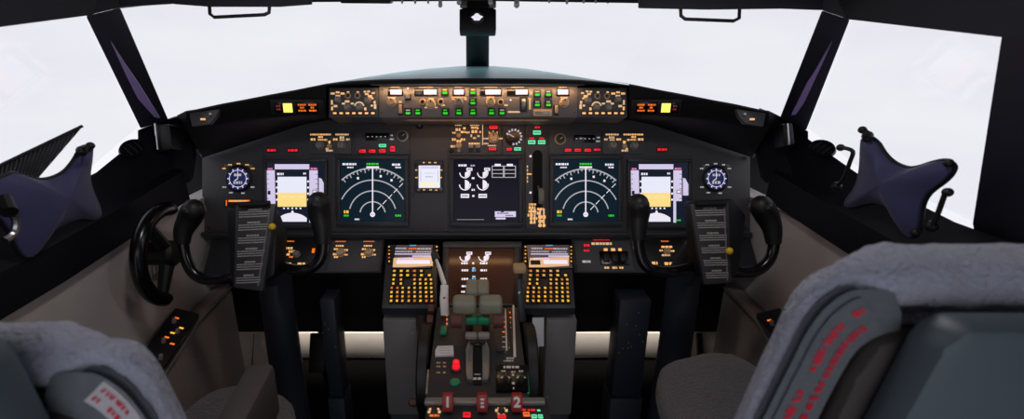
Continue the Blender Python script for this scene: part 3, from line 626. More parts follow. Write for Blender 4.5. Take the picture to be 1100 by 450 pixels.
# annunciator strips with a round gauge
def small_light(T, px, py, w, h, mat, z=.004, frame=True, nm='indicator_light'):
    m = MB('black'); m.box((0, 0, .001), ((w+1.6)*T.k, (h+1.6)*T.kv, .002), .0005); m.use(mat).box((0, 0, .0022), (w*T.k, h*T.kv, .0012), .0004); 
    o = T.part(nm, m); x, y = T.q(px, py); o.location = (x, y, z)
    l = MB('black'); l.words(0, 0, w*.7*T.k, h*.22*T.kv, .003); l.build('lettering', o); return o
for lab, x0, x1, slot, gx, gy, reds, grn in (('annunciator panel with red lights and one green light beside the tiller-side display select panel', 382, 440, (393, 418, 147.2), 432.5, 146.3, ((389.8, 162.5, 7, 3.4), (400.2, 162.5, 7, 3.4), (411, 162.2, 7, 4), (422, 160, 5.4, 6)), (411.3, 156.6)), ('annunciator panel with a tan round gauge and four red lights beside the gear lights', 590, 646, (616, 639, 149.4), 601.5, 149.6, ((610, 161.5, 7, 3.2), (620.3, 161.5, 7, 3.2), (631, 161.5, 7, 3.2), (641, 161, 7, 2.2)), None)):
    T = Thing('annunciator_panel', lab, 'annunciator panel', FM, (x0+x1)/2, 153, lift=.001)
    T.plate('faceplate', x0, 139.5, x1, 166, .004, 'panel', .001)
    m = MB('black_gloss'); T.plate('readout_window', slot[0], slot[2]-4, slot[1], slot[2]+4, .0035, 'black_gloss', .0006, .0035)
    L = MB('e_grey', 'e_amber'); 
    for k in range(5): T.rect(L.use('e_grey'), slot[0]+2+k*4.6, slot[2]-.4, slot[0]+3.6+k*4.6, slot[2]+.3, .0074)
    T.words(L, slot[1]+3, slot[2]+2.5, 4, 1.4, .0046); T.words(L, slot[1]+3.4, slot[2]-1.5, 3, 1.4, .0046); T.part('lettering', L)
    m = MB('steel' if gx < 500 else 'ring_tan'); m.lathe([(6.2*T.k, 0), (6.2*T.k, .005), (4.9*T.k, .006), (4.7*T.k, .003)], n=28); m.use('panel_dark').cyl((0, 0, 0), 4.9*T.k, .0035, n=24); 
    m.use('white_paint').line(0, 0, 2.6*T.k, 2.2*T.k, .7*T.k, .0042); o = T.part('round_gauge', m); x, y = T.q(gx, gy); o.location = (x, y, .004)
    for x, y, w, h in reds: small_light(T, x, y, w, h, 'e_red')
    if grn: small_light(T, grn[0], grn[1], 8, 3.6, 'e_mint')
# centre autobrake panel
T = Thing('autobrake_panel', 'amber-lettered knob and switch panel above the engine display', 'control panel', FM, 511, 149, lift=.001)
T.plate('faceplate', 483.5, 130, 539, 166.5, .004, 'panel', .001)
L = MB('e_amber', 'e_tan', 'knob_tan')
for x, y, w, h in ((492.5, 134.3, 7, 2.2), (492.5, 139.5, 6, 3), (488, 142.8, 4, 1.8), (497.5, 142, 5, 2.4), (499, 138, 3, 2.2), (510, 134.4, 10, 2.2), (509.6, 137.4, 7, 2), (509.5, 141.5, 6, 3), (502.5, 142.4, 4, 2), (516.4, 142, 3, 2), (513.5, 138, 2, 2), (506.3, 146, 1.6, 3), (514, 146.4, 2.6, 2), (509.8, 148.5, 3, 2), (487.6, 150, 4, 2.6), (497.4, 150, 5, 2.4), (493, 151.8, 5, 2.6), (486.5, 157.4, 5, 2.4), (509.5, 154.4, 12, 1.8), (530, 132.4, 14, 2.6), (522, 149, 6, 1.6), (537.5, 149, 5, 1.6), (522, 154.4, 5, 1.6), (528.5, 156.6, 9, 1.4), (525.6, 142.8, 1, 2.5), (534, 142.8, 1, 2.5), (529.8, 142, 1, 3)):
    T.words(L.use('e_amber' if int(x) % 2 else 'e_tan'), x, y, w, h, .0046)
T.rect(L.use('e_tan'), 518, 133, 518.9, 156, .0046); T.part('lettering', L)
for x, y, w, h in ((530, 137, 9, 3.4), (529, 160, 8, 3.2)): small_light(T, x, y, w, h, 'e_red')
m = MB('e_tan'); o = knob(T, 'selector_knob', 530, 148, 5.0, .014, 'knob_tan'); o.location.z = .004
for x, y, r, mm in ((493, 145.5, 2.2, 'knob_tan'), (493, 156.5, 2.8, 'knob_tan'), (493, 162, 2.0, 'knob_grey'), (485, 162, 2.0, 'black'), (509.5, 138, 0, '')):
    if r: o = knob(T, 'small_knob', x, y, r, .010, mm); o.location.z = .004
for x in (505.8, 513.4):
    m = MB('steel'); m.box((0, 2.2*T.kv, .002), (5*T.k, 3.4*T.kv, .004), .001); m.use('black').box((0, -2.0*T.kv, .003), (4.6*T.k, 4*T.kv, .006), .001); o = T.part('guarded_switch', m); xy = T.q(x, 159.5); o.location = (*xy, .004)
# flap gauge
T = Thing('flap_gauge', 'round flap gauge ringed with white ticks beside the green gear lights', 'gauge', FM, 552, 147.5, lift=.001)
T.plate('faceplate', 540, 130, 563, 166.5, .004, 'panel', .001)
m = MB('black_gloss'); m.lathe([(9.6*T.k, .004), (9.6*T.k, .006), (9.0*T.k, .0075), (8.6*T.k, .005)], n=32); m.cyl((0, 0, .003), 8.7*T.k, .0024, n=28); dl = T.part('dial', m)
l = MB('e_grey', 'e_tan')
for i in range(11):
    a = R(155-i*25); l.use('e_tan' if i == 10 else 'e_grey').box((8.0*T.k*math.cos(a), 8.0*T.k*math.sin(a), .0), (2.9*T.k, 1.9*T.k, .001), 0, Matrix.Translation((0, 0, .0078)) @ Matrix()) if False else l.line(6.6*T.k*math.cos(a), 6.6*T.k*math.sin(a), 9.0*T.k*math.cos(a), 9.0*T.k*math.sin(a), 2.0*T.k, .0078)
l.use('e_grey').line(0, 0, -5.6*T.k, 3*T.k, 1*T.k, .0076); l.build('dial_marking', dl)
small_light(T, 546.8, 160.5, 5.6, 3, 'e_red'); small_light(T, 555.8, 160.2, 7.4, 3.6, 'e_mint')
# landing gear panel
T = Thing('landing_gear_panel', 'narrow landing gear panel with green lights above a black lever slot', 'landing gear panel', FM, 576.5, 187, lift=.001)
T.plate('faceplate', 564.5, 130, 588, 246, .004, 'panel', .001)
for x, y, w, h, c in ((576.6, 142.7, 8.4, 4.6, 'e_mint'), (571, 153, 8, 4.4, 'e_mint'), (581.6, 153, 8, 4.4, 'e_mint'), (577, 137, 5.6, 2.2, 'e_red'), (571, 148.8, 5.4, 1.8, 'e_red'), (581.6, 148.8, 5.4, 1.8, 'e_red')): small_light(T, x, y, w, h, c)
m = MB('void'); pts = []
cx, y1 = T.q(577.2, 166.5); hw = 5.2*T.k; y0 = T.q(577, 223)[1]
pts = [(cx-hw, y0), (cx+hw, y0)]+[(cx+hw*math.cos(R(a)), y1+hw*math.sin(R(a))) for a in range(0, 181, 20)]
m.prism(pts, .0035, .0048); T.part('lever_slot', m)
m = MB('steel'); m.tube([(*T.q(578, 200), .002), (*T.q(578.5, 206), .030), (*T.q(579, 208), .040)], .004, 10); lv = T.part('gear_lever', m)
w = MB('lever_olive'); w.lathe([(.011, -.008), (.0135, -.004), (.0135, .004), (.011, .008)], (0, 0, 0), Matrix.Translation((*T.q(579.5, 211), .043)) @ Matrix.Scale(1.9, 4, (0, 1, 0)) @ Matrix.Rotation(PI/2, 4, 'Y'), 18); w.build('wheel_knob', lv)
L = MB('e_amber', 'e_tan', 'e_white')
for x, y, w_, h in ((572, 219.5, 8, 2), (571.3, 223, 7, 3), (572, 227, 9, 2.4), (569.6, 231, 6, 3), (573, 234.6, 8, 2.6), (572, 239, 6, 2.6), (580.4, 224.6, 7, 2.6), (579, 229, 5, 3), (582, 233, 8, 3.4), (581, 237.6, 6, 3), (582, 242, 8, 2.6)): T.words(L.use('e_amber'), x, y, w_, h, .0052); 
for x in (570.5, 574.2, 580, 584): T.rect(L.use('e_tan'), x-.9, 224, x+.9, 240 if x < 577 else 244, .0049)
for y in (179, 183, 187, 191, 195): T.rect(L.use('e_amber'), 565.8, y-1.2, 567, y+1.2, .0046)
T.rect(L, 567, 186.3, 571, 187.8, .0046)
T.rect(L.use('e_white'), 568.6, 166.8, 570.8, 169, .0046); T.rect(L, 568.6, 205.8, 570.8, 208, .0046)
T.part('lettering', L)
# ------------------------------------------------------------------ lower panels
FLO = tilted(257, 1.592, 293, 1.54)
for lab, x0, x1 in (('lower instrument panel with two tan rotary knobs, between the tiller-side yoke and the keypads', 218, 413), ('lower instrument panel with a row of amber buttons on the side of the star-shaped visor', 617, 806)):
    T = Thing('lower_instrument_panel', lab, 'instrument panel', FLO, (x0+x1)/2, 275)
    T.plate('board', x0, 256.5, x1, 293, .02, 'panel_dark', .002, -.02)
    L = MB('e_amber', 'e_tan', 'e_orange', 'e_red', 'e_grey', 'e_cyan')
    if x0 < 300:
        T.plate('module_plate', 352, 259, 411, 292, .003, 'panel', .001)
        for x in (366.5, 396.5):
            o = knob(T, 'selector_knob', x, 272, 4.2, .014, 'knob_tan'); o.location.z = .003
            for a, b, w, h in ((x-1, 264.5, 9, 1.8), (x-5, 268, 5, 2), (x+5, 269, 5, 2), (x-6, 273.5, 5, 2.4), (x-5, 276.5, 5, 2), (x+5.5, 274, 4, 1.6)): T.words(L.use('e_amber'), a, b, w, h, .0036)
            T.words(L.use('e_dimred') if False else L.use('e_orange'), x, 259.8, 12, 1.0, .0036)
        T.plate('light_module', 303, 258, 342, 292, .003, 'black', .001)
        for a, b, w, h, c in ((312, 259.6, 9, 1.2, 'e_orange'), (311, 267, 9, 2.4, 'e_amber'), (314, 270.6, 7, 2.6, 'e_amber'), (309, 273.8, 7, 2.2, 'e_amber'), (313, 276.4, 4, 1.8, 'e_orange'), (337, 269.6, 3, 5, 'e_orange'), (310, 284, 6, 3, 'e_amber'), (324, 284, 8, 3, 'e_amber'), (317, 290.5, 16, .8, 'e_cyan')): T.words(L.use(c), a, b, w, h, .0036)
        o = knob(T, 'selector_knob', 319, 273.5, 3.4, .012, 'knob_grey'); o.location.z = .003
    else:
        T.plate('module_plate', 620, 259, 676, 292, .003, 'panel', .001); m = MB('black'); 
        T.plate('switch_recess', 645, 270.5, 673.5, 285, .004, 'black_gloss', .001, .003)
        for a, b, w, h, c in ((646, 262.2, 22, 2.6, 'e_tan'), (630, 264, 6, 2.6, 'e_red'), (630.5, 269.6, 7, 2, 'e_red'), (651, 268.6, 5.4, 3, 'e_amber'), (658.7, 268.6, 5.4, 3, 'e_amber'), (666.5, 268.6, 5.4, 3, 'e_amber'), (630, 281.4, 9, 2.4, 'e_grey'), (651.5, 288, 5, 2, 'e_amber'), (660, 288, 5, 2, 'e_amber'), (667.5, 288, 5, 2, 'e_amber'), (646, 258.2, 18, .9, 'e_red')): T.words(L.use(c), a, b, w, h, .0038)
        for a in (650.5, 659.5, 668.5):
            m = MB('black'); m.box((0, 0, .004), (6*T.k, 9*T.kv, .008), .002); o = T.part('push_button', m); xy = T.q(a, 278); o.location = (*xy, .007)
        T.plate('light_module', 694, 258, 732, 292, .003, 'black', .001)
        for a, b, w, h, c in ((714, 259.6, 9, 1.2, 'e_orange'), (716, 265.6, 12, 2.2, 'e_amber'), (710, 269.5, 4, 2, 'e_amber'), (722, 270, 4, 2, 'e_amber'), (715, 274.5, 9, 2, 'e_tan'), (703, 283, 6, 3, 'e_amber'), (718, 283.6, 9, 3, 'e_amber'), (704, 288.5, 7, 1.6, 'e_orange')): T.words(L.use(c), a, b, w, h, .0036)
        o = knob(T, 'selector_knob', 716, 270.5, 3.2, .012, 'knob_tan'); o.location.z = .003
    T.part('lettering', L)
# ------------------------------------------------------------------ keypads (control display units) on the forward pedestal
FCDU = tilted(262, 1.46, 332, 1.30)
for dx, lab in ((0, 'tilted keypad unit with amber keys on the side of the pale speed brake lever'), (146, 'tilted keypad unit with amber keys on the side of the flap lever')):
    T = Thing('control_display_unit', lab, 'keypad unit', FCDU, 443+dx, 298)
    X = lambda x: x+dx
    sl = -1 if dx == 0 else 1
    a = [T.q(*p) for p in (((416, 262.5), (470, 262.5), (468, 331), (410, 331)) if dx == 0 else ((562, 262.5), (613, 262.5), (618, 331), (562, 331)))]
    m = MB('bezel'); m.prism(a, -.03, .0, .002); T.part('faceplate', m)
    c, d = T.q(X(422), 288.5), T.q(X(465), 264)
    m = MB('black_gloss'); m.box(((c[0]+d[0])/2, (c[1]+d[1])/2, .001), (d[0]-c[0]+.006, d[1]-c[1]+.004, .004), .001); 
    m.use('e_cdu').box(((c[0]+d[0])/2, (c[1]+d[1])/2, .0025), (d[0]-c[0], d[1]-c[1], .002)); sc = T.part('screen', m)
    s_ = MB('e_lav', 'e_tan', 'e_white', 'e_cyan', 'e_orange', 'e_grey', 'black')
    z = .0042
    s_.use('e_cyan'); T.words(s_, X(444), 264.6, 8, 1.2, z)
    s_.use('e_grey'); T.words(s_, X(431), 267.8, 13, 1.8, z); T.words(s_, X(456), 268.2, 15, 1.8, z); T.words(s_, X(434), 271.2, 20, 1.4, z); T.words(s_, X(455), 271.5, 17, 1.4, z)
    s_.use('e_orange'); T.words(s_, X(444), 268, 10, 1.4, z)
    s_.use('e_lav'); T.rect(s_, X(424), 273.3, X(464), 274.4, z); T.rect(s_, X(443), 275.4, X(465), 276.8, z); T.words(s_, X(436), 279, 18, 1.6, z+.0006)
    s_.use('e_tan'); T.quad(s_, [(X(423), 278), (X(465), 276.8), (X(465), 286.6), (X(440), 288), (X(422), 288)], z+.0002)
    s_.use('e_white'); T.rect(s_, X(426 if dx == 0 else 438), 280.4, X(462 if dx == 0 else 463), 284.6, z+.0004)
    if dx: s_.use('black'); T.rect(s_, X(424), 280.6, X(434), 285.4, z+.0005)
    s_.build('symbol_print', sc)
    key = None; rows = [292.4, 297, 301.6, 306, 310.6, 315.2, 319.8, 324.4]
    def newkey(name, px, py, w, h, mat):
        k = MB('black'); k.box((0, 0, .003), (w*T.k, h*T.kv, .006), .0012); k.use(mat).rect(-w*.23*T.k, -h*.24*T.kv, w*.23*T.k, h*.24*T.kv, .0063); o = T.part(name, k); xy = T.q(px, py); o.location = (*xy, 0); return o
    src = {}
    def key_at(name, px, py, w, h, mat):
        kk = (name, w, h, mat)
        if kk not in src: src[kk] = newkey(name, px, py, w, h, mat); return
        T.copy(src[kk], px, py)
    rk = random.Random(3+dx)
    for r, y in enumerate(rows):
        spread = 1+.010*(r-2)
        if r < 2: xs = [423.5, 431, 438, 445.5, 453, 461.5][:5 if r == 0 else 6]; w = 6.2
        elif r < 4: xs = [423, 431, 439.5, 445.5, 451.5, 457.5, 463]; w = 6.2 if False else 5.0
        else: xs = [421.5, 427.5, 433, 439.5, 445.5, 451.5, 457.5, 463]; w = 5.0
        for i, x in enumerate(xs):
            if r in (2, 3) and i == 2: continue
            mat = 'e_keyg' if (r == 3 and i < 2) or (r, i) in ((5, 6), (1, 4)) or (dx and (r, i) in ((1, 5), (5, 5))) else ('e_keyo' if rk.random() < .22 else 'e_key' if rk.random() < .6 else 'e_keyg')
            key_at('key', X((x-443)*spread+443), y, w, 4.3, mat)
    for k in range(5):
        for x in (418.3, 469.3 if dx == 0 else 467.3): key_at('line_key', X(x), 266.5+k*3.9, 3.6, 3.2, 'e_keyo' if k % 2 else 'e_keyg')
# pedestal posts under the keypads
for X0, X1, lab in ((-.250, -.160, 'grey pedestal post under the keypad on the side of the pale speed brake lever'), (.181, .262, 'grey pedestal post under the keypad on the side of the flap lever')):
    e = empty('pedestal_post', Matrix.Translation(((X0+X1)/2, 1.30, 0)), lab, 'pedestal post')
    m = MB('post_grey'); w = X1-X0; s = -1 if X0 < 0 else 1
    m.slab([Vector((-w/2, -.125, .34)), Vector((w/2, -.125, .34)), Vector((w/2, -.125, .638)), Vector((-w/2, -.125, .638))], Vector((0, .28, 0)), .006); m.build('upper_panel', e)
    m = MB('bezel'); m.slab([Vector((-w/2+.006, -.115, .005)), Vector((w/2-.006, -.115, .005)), Vector((w/2-.004, -.115, .34)), Vector((-w/2+.004, -.115, .34))], Vector((0, .27, 0)), .004); m.build('lower_panel', e)
    m = MB('steel')
    for z in (.60, .40): m.lathe([(.004, 0), (.004, .002)], (-w*.36*s, 0, 0), Matrix.Translation((0, -.125, z)) @ Matrix.Rotation(PI/2, 4, 'X'), 10)
    m.build('screw', e)
# lower display between the keypads
FLD = tilted(262, 1.50, 322, 1.43)
T, sc, z = display('lower_display', 'brown lower display with painted warm reflection and small white dials behind the thrust levers', 474, 261, 560, 330, 481, 267.5, 552, 327, 'screen_warm_reflection', FLD)
m = MB('e_white', 'e_nav2', 'e_cyan', 'e_grey')
for x in (499.5, 519.5):
    dial(T, m, x, 276.3, 5.4); m.use('e_white'); T.words(m, x, 283.4, 8, 2.2, z); T.words(m, x, 291, 7, 2.2, z); T.words(m, x, 300.3, 7, 2.2, z); T.words(m, x-1, 308, 5, 2, z); T.words(m, x-2, 314, 4, 2, z)
T.words(m, 508.5, 283.4, 2.4, 2, z); m.use('e_cyan'); T.words(m, 509, 291, 4, 2.6, z); T.words(m, 509, 300, 4, 2.6, z); m.use('e_white'); T.words(m, 509, 288.6, 3, 1.2, z); T.words(m, 509, 297.6, 3, 1.2, z)
finish(T, sc, m)
# ------------------------------------------------------------------ throttle quadrant
FQ = tilted(330, 1.33, 428, 1.04)
T = Thing('throttle_quadrant', 'throttle quadrant with paired olive thrust levers between the two keypads', 'throttle quadrant', FQ, 513, 380)
fb = FQ.pt(513, 330); bb = FQ.pt(513, 430); inv = T.I
hw = .106
prof = [(fb.y+.03, fb.z-.06), (fb.y, fb.z), (bb.y, bb.z), (bb.y-.002, .02), (fb.y+.03, .02)]
m = MB('panel_dark'); m.slab([inv @ Vector((-hw, y, z)) for y, z in prof], (2*hw, 0, 0)); T.part('body', m)
# trim wheels
for s in (-1, 1):
    M = inv @ Matrix.Translation((s*.126, 1.07, .565)) @ Matrix.Rotation(PI/2, 4, 'Y')
    m = MB('black'); m.lathe([(.08, -.012), (.104, -.014), (.110, -.010), (.110, .010), (.104, .014), (.08, .012)], (0, 0, 0), M, 48); w = T.part('trim_wheel', m)
    m = MB('white_paint'); m.box((.1105, 0, 0), (.002, .02, .012), .0004, M @ Matrix.Rotation(R(60), 4, 'Z')); m.build('wheel_mark', w)
    m = MB('lever_brown'); m.lathe([(.008, 0), (.011, .01), (.010, .020), (.006, .024)], (0, 0, 0), M @ Matrix.Rotation(R(300), 4, 'Z') @ Matrix.Translation((.085, 0, s*.012)) @ Matrix.Scale(s, 4, (0, 0, 1)), 12); m.build('fold_handle', w)
def V(px, py, lift):    # a point above the quadrant deck, in the quadrant's own coordinates, on the plane lifted by lift
    n = FQ.z; o = FQ.o+n*lift; return T.I @ hit(px, py, o, n)
def tubeV(mb, pts, r, **k): return mb.tube([V(*p) for p in pts], r, **k)
# thrust levers: arm, cross handle, reverse lever
for s in (-1, 1):
    m = MB('lever_brown'); x = 513+s*7
    m.tube([V(513+s*9, 352, .0), V(513+s*9, 345, .04), V(513+s*9, 333, .075)], [.012, .012, .011], 12, flat=(1, .8)); lv = T.part('thrust_lever', m)
    m = MB('lever_olive'); a, b = V(513+s*1.6, 326.5, .088), V(513+s*26.5, 327.5, .084); mid = (a+b)/2
    m.box((0, 0, 0), ((a-b).length, .040, .038), .010, Matrix.Translation(mid), 3); m.build('handle', lv)
    m = MB('lever_brown'); m.tube([V(513+s*17, 344, .055), V(513+s*28, 344, .055)], [.019, .017], 14); m.build('switch_barrel', lv)
    m = MB('lever_olive'); a = V(513+s*6, 309, .105)
    m.box((0, 0, 0), (.029, .052, .022), .006, Matrix.Translation(a)); m.build('reverse_lever', lv)
    m = MB('teal_btn_glint'); c = V(513+s*6.5, 343, .05); m.box((0, 0, 0), (.029, .022, .020), .004, Matrix.Translation(c)); m.build('green_reflection', lv)  # teal-green reflected light put in as a coloured block
    m = MB('teal_btn_glint'); c = V(513+s*14, 335, .070); m.box((0, 0, 0), (.055, .006, .012), .002, Matrix.Translation(c)); m.build('edge_strip', lv)  # green light along the handle edge, painted as a strip
# speed brake lever
m = MB('lever_cream'); p = [V(478, 338, .005), V(477, 322, .045), V(477.5, 306, .075)]; m.tube(p, [.011, .011, .010], 10, flat=(1, .55)); 
m.tube([V(477.5, 306, .075), V(472, 288, .105), V(467, 275, .125)], [.010, .008, .006], 10, flat=(1, .6)); sb = T.part('speed_brake_lever', m)
m = MB('bezel'); m.tube([V(468.5, 279, .119), V(466, 272, .130)], [.011, .009], 12); m.build('lever_knob', sb)
m = MB('red_print'); m.box(V(477.2, 320, .058), (.006, .006, .003), .001); m.build('lever_mark', sb)
m = MB('lever_brown'); 
for x, y, l, r in ((463, 332, .02, .012), (462, 344, .015, .014)): m.tube([V(x-3, y, l), V(x+3, y, l)], r, 10)
T.part('linkage_cover', m)
m = MB('teal_btn_glint'); m.box(V(476.5, 355, .004), (.016, .030, .008), .002); T.part('quadrant_guard', m)
L = MB('e_orange', 'e_amber', 'white_text')
for k in range(4): T.rect(L.use('e_orange'), 479.2, 333+k*4.6, 481, 335.6+k*4.6, .0012)
# flap lever and its track
m = MB('bezel'); m.tube([V(561, 345, .0), V(559, 325, .05), V(557.5, 300, .10)], [.010, .009, .008], 10, flat=(1, .6)); fl_ = T.part('flap_lever', m)
m = MB('ring_tan'); c = V(558, 288, .115); m.box((0, 0, 0), (.032, .030, .018), .005, Matrix.Translation(c)); m.build('lever_knob', fl_)
m = MB('steel'); m.tube([V(557, 316, .07), V(561, 306, .085)], .004, 8); m.build('release_catch', fl_)
a, b = T.q(552.8, 384), T.q(550.5, 330)
T.quad(L.use('white_text'), [(551.6, 384), (554.4, 384), (552.4, 328), (550.4, 328)], .0012); T.quad(L, [(543.4, 377), (545.2, 377), (543.6, 332), (542.2, 332)], .0012)
for k in range(8): T.rect(L, 539.5, 340+k*5.4, 543, 341.2+k*5.4, .0012); T.words(L.use('e_orange' if k < 3 else 'white_text'), 548, 336+k*5.4, 2.4, 2.0, .0012)
for y in (312, 318, 324): T.rect(L.use('e_orange'), 549, y, 551, y+2.6, .0012) if False else None
T.words(L.use('white_text'), 548, 386.5, 8, 1.6, .0012, 2)
m = MB('black'); m.box((*T.q(547.4, 356), .0008), (3.2*T.k, 50*T.kv, .0016)); T.part('track_slot', m)
m = MB('bezel'); m.box(V(538, 376, .003), (.02, .012, .008), .002); T.part('track_guard', m)
# start levers
m = MB('steel')
for s in (-1, 1):
    a = [T.q(*p) for p in ((513+s*4.5, 368), (513+s*9, 368), (513+s*13.5, 378), (513+s*13.5, 404), (513+s*11, 411), (513+s*5, 411))]
    m.prism(a, 0, .010, .003)
T.part('slot_plate', m) if False else None
for s in (-1, 1):
    a = [T.q(*p) for p in ((513+s*4.6, 369), (513+s*9, 368), (513+s*13, 378), (513+s*13, 404), (513+s*11, 411), (513+s*5, 411))]
    m = MB('knob_grey' if False else 'steel'); m.prism(a, 0, .010, .003); T.part('slot_cheek', m)
m = MB('void'); m.box((*T.q(513, 391), .001), (9*T.k, 40*T.kv, .002)); T.part('lever_slot', m)
for s in (-1, 1):
    m = MB('bezel'); m.tube([V(513+s*5, 372, .0), V(513+s*5, 366, .02)], .006, 10); st = T.part('start_lever', m)
    m = MB('knob_grey'); c = V(513+s*6.8, 360.5, .028); m.box((0, 0, 0), (13.0*T.k, .016, .014), .004, Matrix.Translation(c)); m.build('handle', st)
T.words(L.use('white_text'), 513, 407.6, 9, 2.2, .0026); T.words(L, 513, 371, 5, 1, .0026); T.words(L, 513, 403, 6, 1.0, .0026)
# parking brake, lights, placard
T.quad(L, [(0, 0)]*3, -.01) if False else None
m = MB('white_paint'); a = [T.q(*p) for p in ((470, 373.5), (487, 373), (487.5, 383), (467.5, 383.5), (467.5, 378))]; m.prism(a, .0, .006, .001); o = T.part('parking_brake_placard', m)
l = MB('grey_text'); 
for y in (376, 378.6, 381.4): T.words(l, 478, y, 12, .9, .0062)
l.build('lettering', o)
m = MB('e_red'); c = T.q(490, 396); m.lathe([(.0085, 0), (.0085, .008), (.006, .012)], (*c, 0), n=14); c = V(490, 389.5, .014); m.ball(c, .0080, 12); T.part('parking_brake_light', m)
m = MB('bezel'); m.lathe([(.013, 0), (.012, .004), (.010, .004)], (*T.q(490, 397), 0), n=16); T.part('light_collar', m)
m = MB('teal_btn_glint'); m.lathe([(.0115, 0), (.011, .004), (.009, .005)], (*T.q(488.8, 411.5), 0), n=16); o = T.part('horn_button', m)
for y in (390, 394, 400.5): 
    for x, w in ((471, 4), (477.5, 3)): T.words(L.use('knob_tan'), x, y, w, 1.4, .0012)
a = [T.q(*p) for p in ((533, 393.5), (566.5, 393.5), (568, 422), (533, 422))]
m = MB('black_gloss'); m.prism(a, 0, .005, .0015); cp_ = T.part('cutout_panel', m)
l = MB('white_text'); T.words(l, 549, 396.2, 16, 2.2, .0053); T.words(l, 541, 400.5, 5, 1.4, .0053); T.words(l, 551.5, 401.4, 5, 1.2, .0053); T.words(l, 560, 400.5, 5, 1.4, .0053); T.words(l, 551.5, 413.6, 3, 2.2, .0053); T.words(l, 552, 419, 2, 1.8, .0053); T.words(l, 551.5, 404.5, 3, 2, .0053)
for x in (543, 560):
    c = T.q(x, 409); l.arc(c[0], c[1], 3.4*T.k, 5.0*T.k, 15, 165, .0053, 12)
l.build('lettering', cp_)
for x in (543, 560): m = MB('bezel'); m.lathe([(.0065, .005), (.0055, .014), (.003, .017)], (*T.q(x, 409.5), 0), n=12); m.build('cutout_switch', cp_)
T.words(L.use('white_text'), 544, 388, 6, 1.2, .0012); T.part('lettering', L)
# side frame edging, front light bar
for s in (-1, 1):
    m = MB('steel' if s < 0 else 'teal_btn_glint'); a = [T.q(513+s*52, 398), T.q(513+s*54, 398), T.q(513+s*56, 424), T.q(513+s*53.5, 424)]; m.prism(a, -.004, .003); T.part('edge_strip', m)
# white card wedged beside the trim wheel
e = empty('white_card', Matrix.Translation((.1605, 1.18, .600)), 'blank white card standing between the trim wheel and the grey post under the flap-side keypad', 'card')
# ------------------------------------------------------------------ fire panel
FF = tilted(426, 1.02, 452, .95)
T = Thing('fire_panel', 'fire control panel with three red numbered handles at the foot of the throttle quadrant', 'fire panel', FF, 520, 440)
T.plate('faceplate', 452, 431, 588, 480, .06, 'panel_dark', .002, -.06)
T.plate('light_bar', 456, 431, 584.5, 436.5, .010, 'steel', .002)
def fire_handle(px, txt, sc=1.0):
    m = MB('red_handle'); c = T.q(px, 441); m.box((c[0], c[1]+.003, .010), (.010, .016, .020), .003); o = T.part('fire_handle', m)
    fw = (UP*.86 - FWD*.5).normalized(); Mw = Matrix((RIGHT, UP.cross(RIGHT) if False else (FWD*-1).cross(RIGHT).normalized(), -FWD)).transposed().to_4x4()
    Ml = T.I.to_3x3().to_4x4() @ Mw; p = T.I @ (FF.M(px, 441, 0).translation + Vector((0, -.004, .022))); Ml = Matrix.Translation(p) @ Ml
    m = MB('red_handle'); m.prism([(-.0095, -.017), (.0095, -.017), (.0115, -.004), (.0095, .017), (-.0095, .017), (-.0115, -.004)], -.007, .006, .0025, Ml); g = m.build('grip', o)
    if txt:
        cu = bpy.data.curves.new('digit', 'FONT'); cu.body = txt; cu.size = .027; cu.align_x = 'CENTER'; cu.align_y = 'CENTER'; cu.extrude = .0004; cu.offset = .0009
        to = bpy.data.objects.new('tmp', cu); COL.objects.link(to); bpy.context.view_layer.update()
        me = bpy.data.meshes.new_from_object(to.evaluated_get(bpy.context.evaluated_depsgraph_get())); bpy.data.objects.remove(to)
        me.materials.clear(); me.materials.append(MATS['white_text']); me.transform(Ml @ Matrix.Translation((0, .002, .0066)))
        d = bpy.data.objects.new('digit', me); COL.objects.link(d); d.parent = g
    else:
        l = MB('white_text'); 
        for k, (w, y) in enumerate(((.007, .008), (.006, .001), (.007, -.006))): l.box((0, y, .0064), (w, .0036, .0008), 0, Ml)
        l.build('lettering', g)
    return o
fire_handle(481.3, '1'); fire_handle(518, ''); fire_handle(554.8, '2')
L = MB('e_amber', 'e_tan', 'e_orange', 'e_red', 'e_mint')
for x, y, w, h, c in ((466.5, 439.5, 11, 2, 'e_amber'), (461, 442.5, 3, 3, 'e_tan'), (472, 442.5, 3, 3, 'e_tan'), (466.7, 446.5, 10, 2.2, 'e_orange'), (538.6, 438.6, 8, 1.6, 'e_tan'), (533.4, 441, 3, 3, 'e_tan'), (544, 441, 3, 3, 'e_tan'), (538.6, 444.2, 8, 2, 'e_amber'), (563.4, 440.4, 5, 2, 'e_red'), (571.5, 440.6, 9, 2, 'e_red'), (579, 441, 4, 2, 'e_mint')): T.words(L.use(c), x, y, w, h, .0006)
T.part('lettering', L)
for x, y, w, h, c in ((501.5, 446.5, 8, 5, 'e_red'), (539, 448.5, 9, 3.4, 'e_red'), (565.5, 446, 7, 4.4, 'e_orange'), (573.8, 448.4, 6, 4, 'e_mint'), (580.6, 448.4, 5, 4, 'e_mint')): small_light(T, x, y, w, h, c, 0)
for x in (466.5, 538.6): m = knob_mb(.006, .010, 'bezel', 12); o = T.part('test_switch', m); T.at(o, x, 442.6)
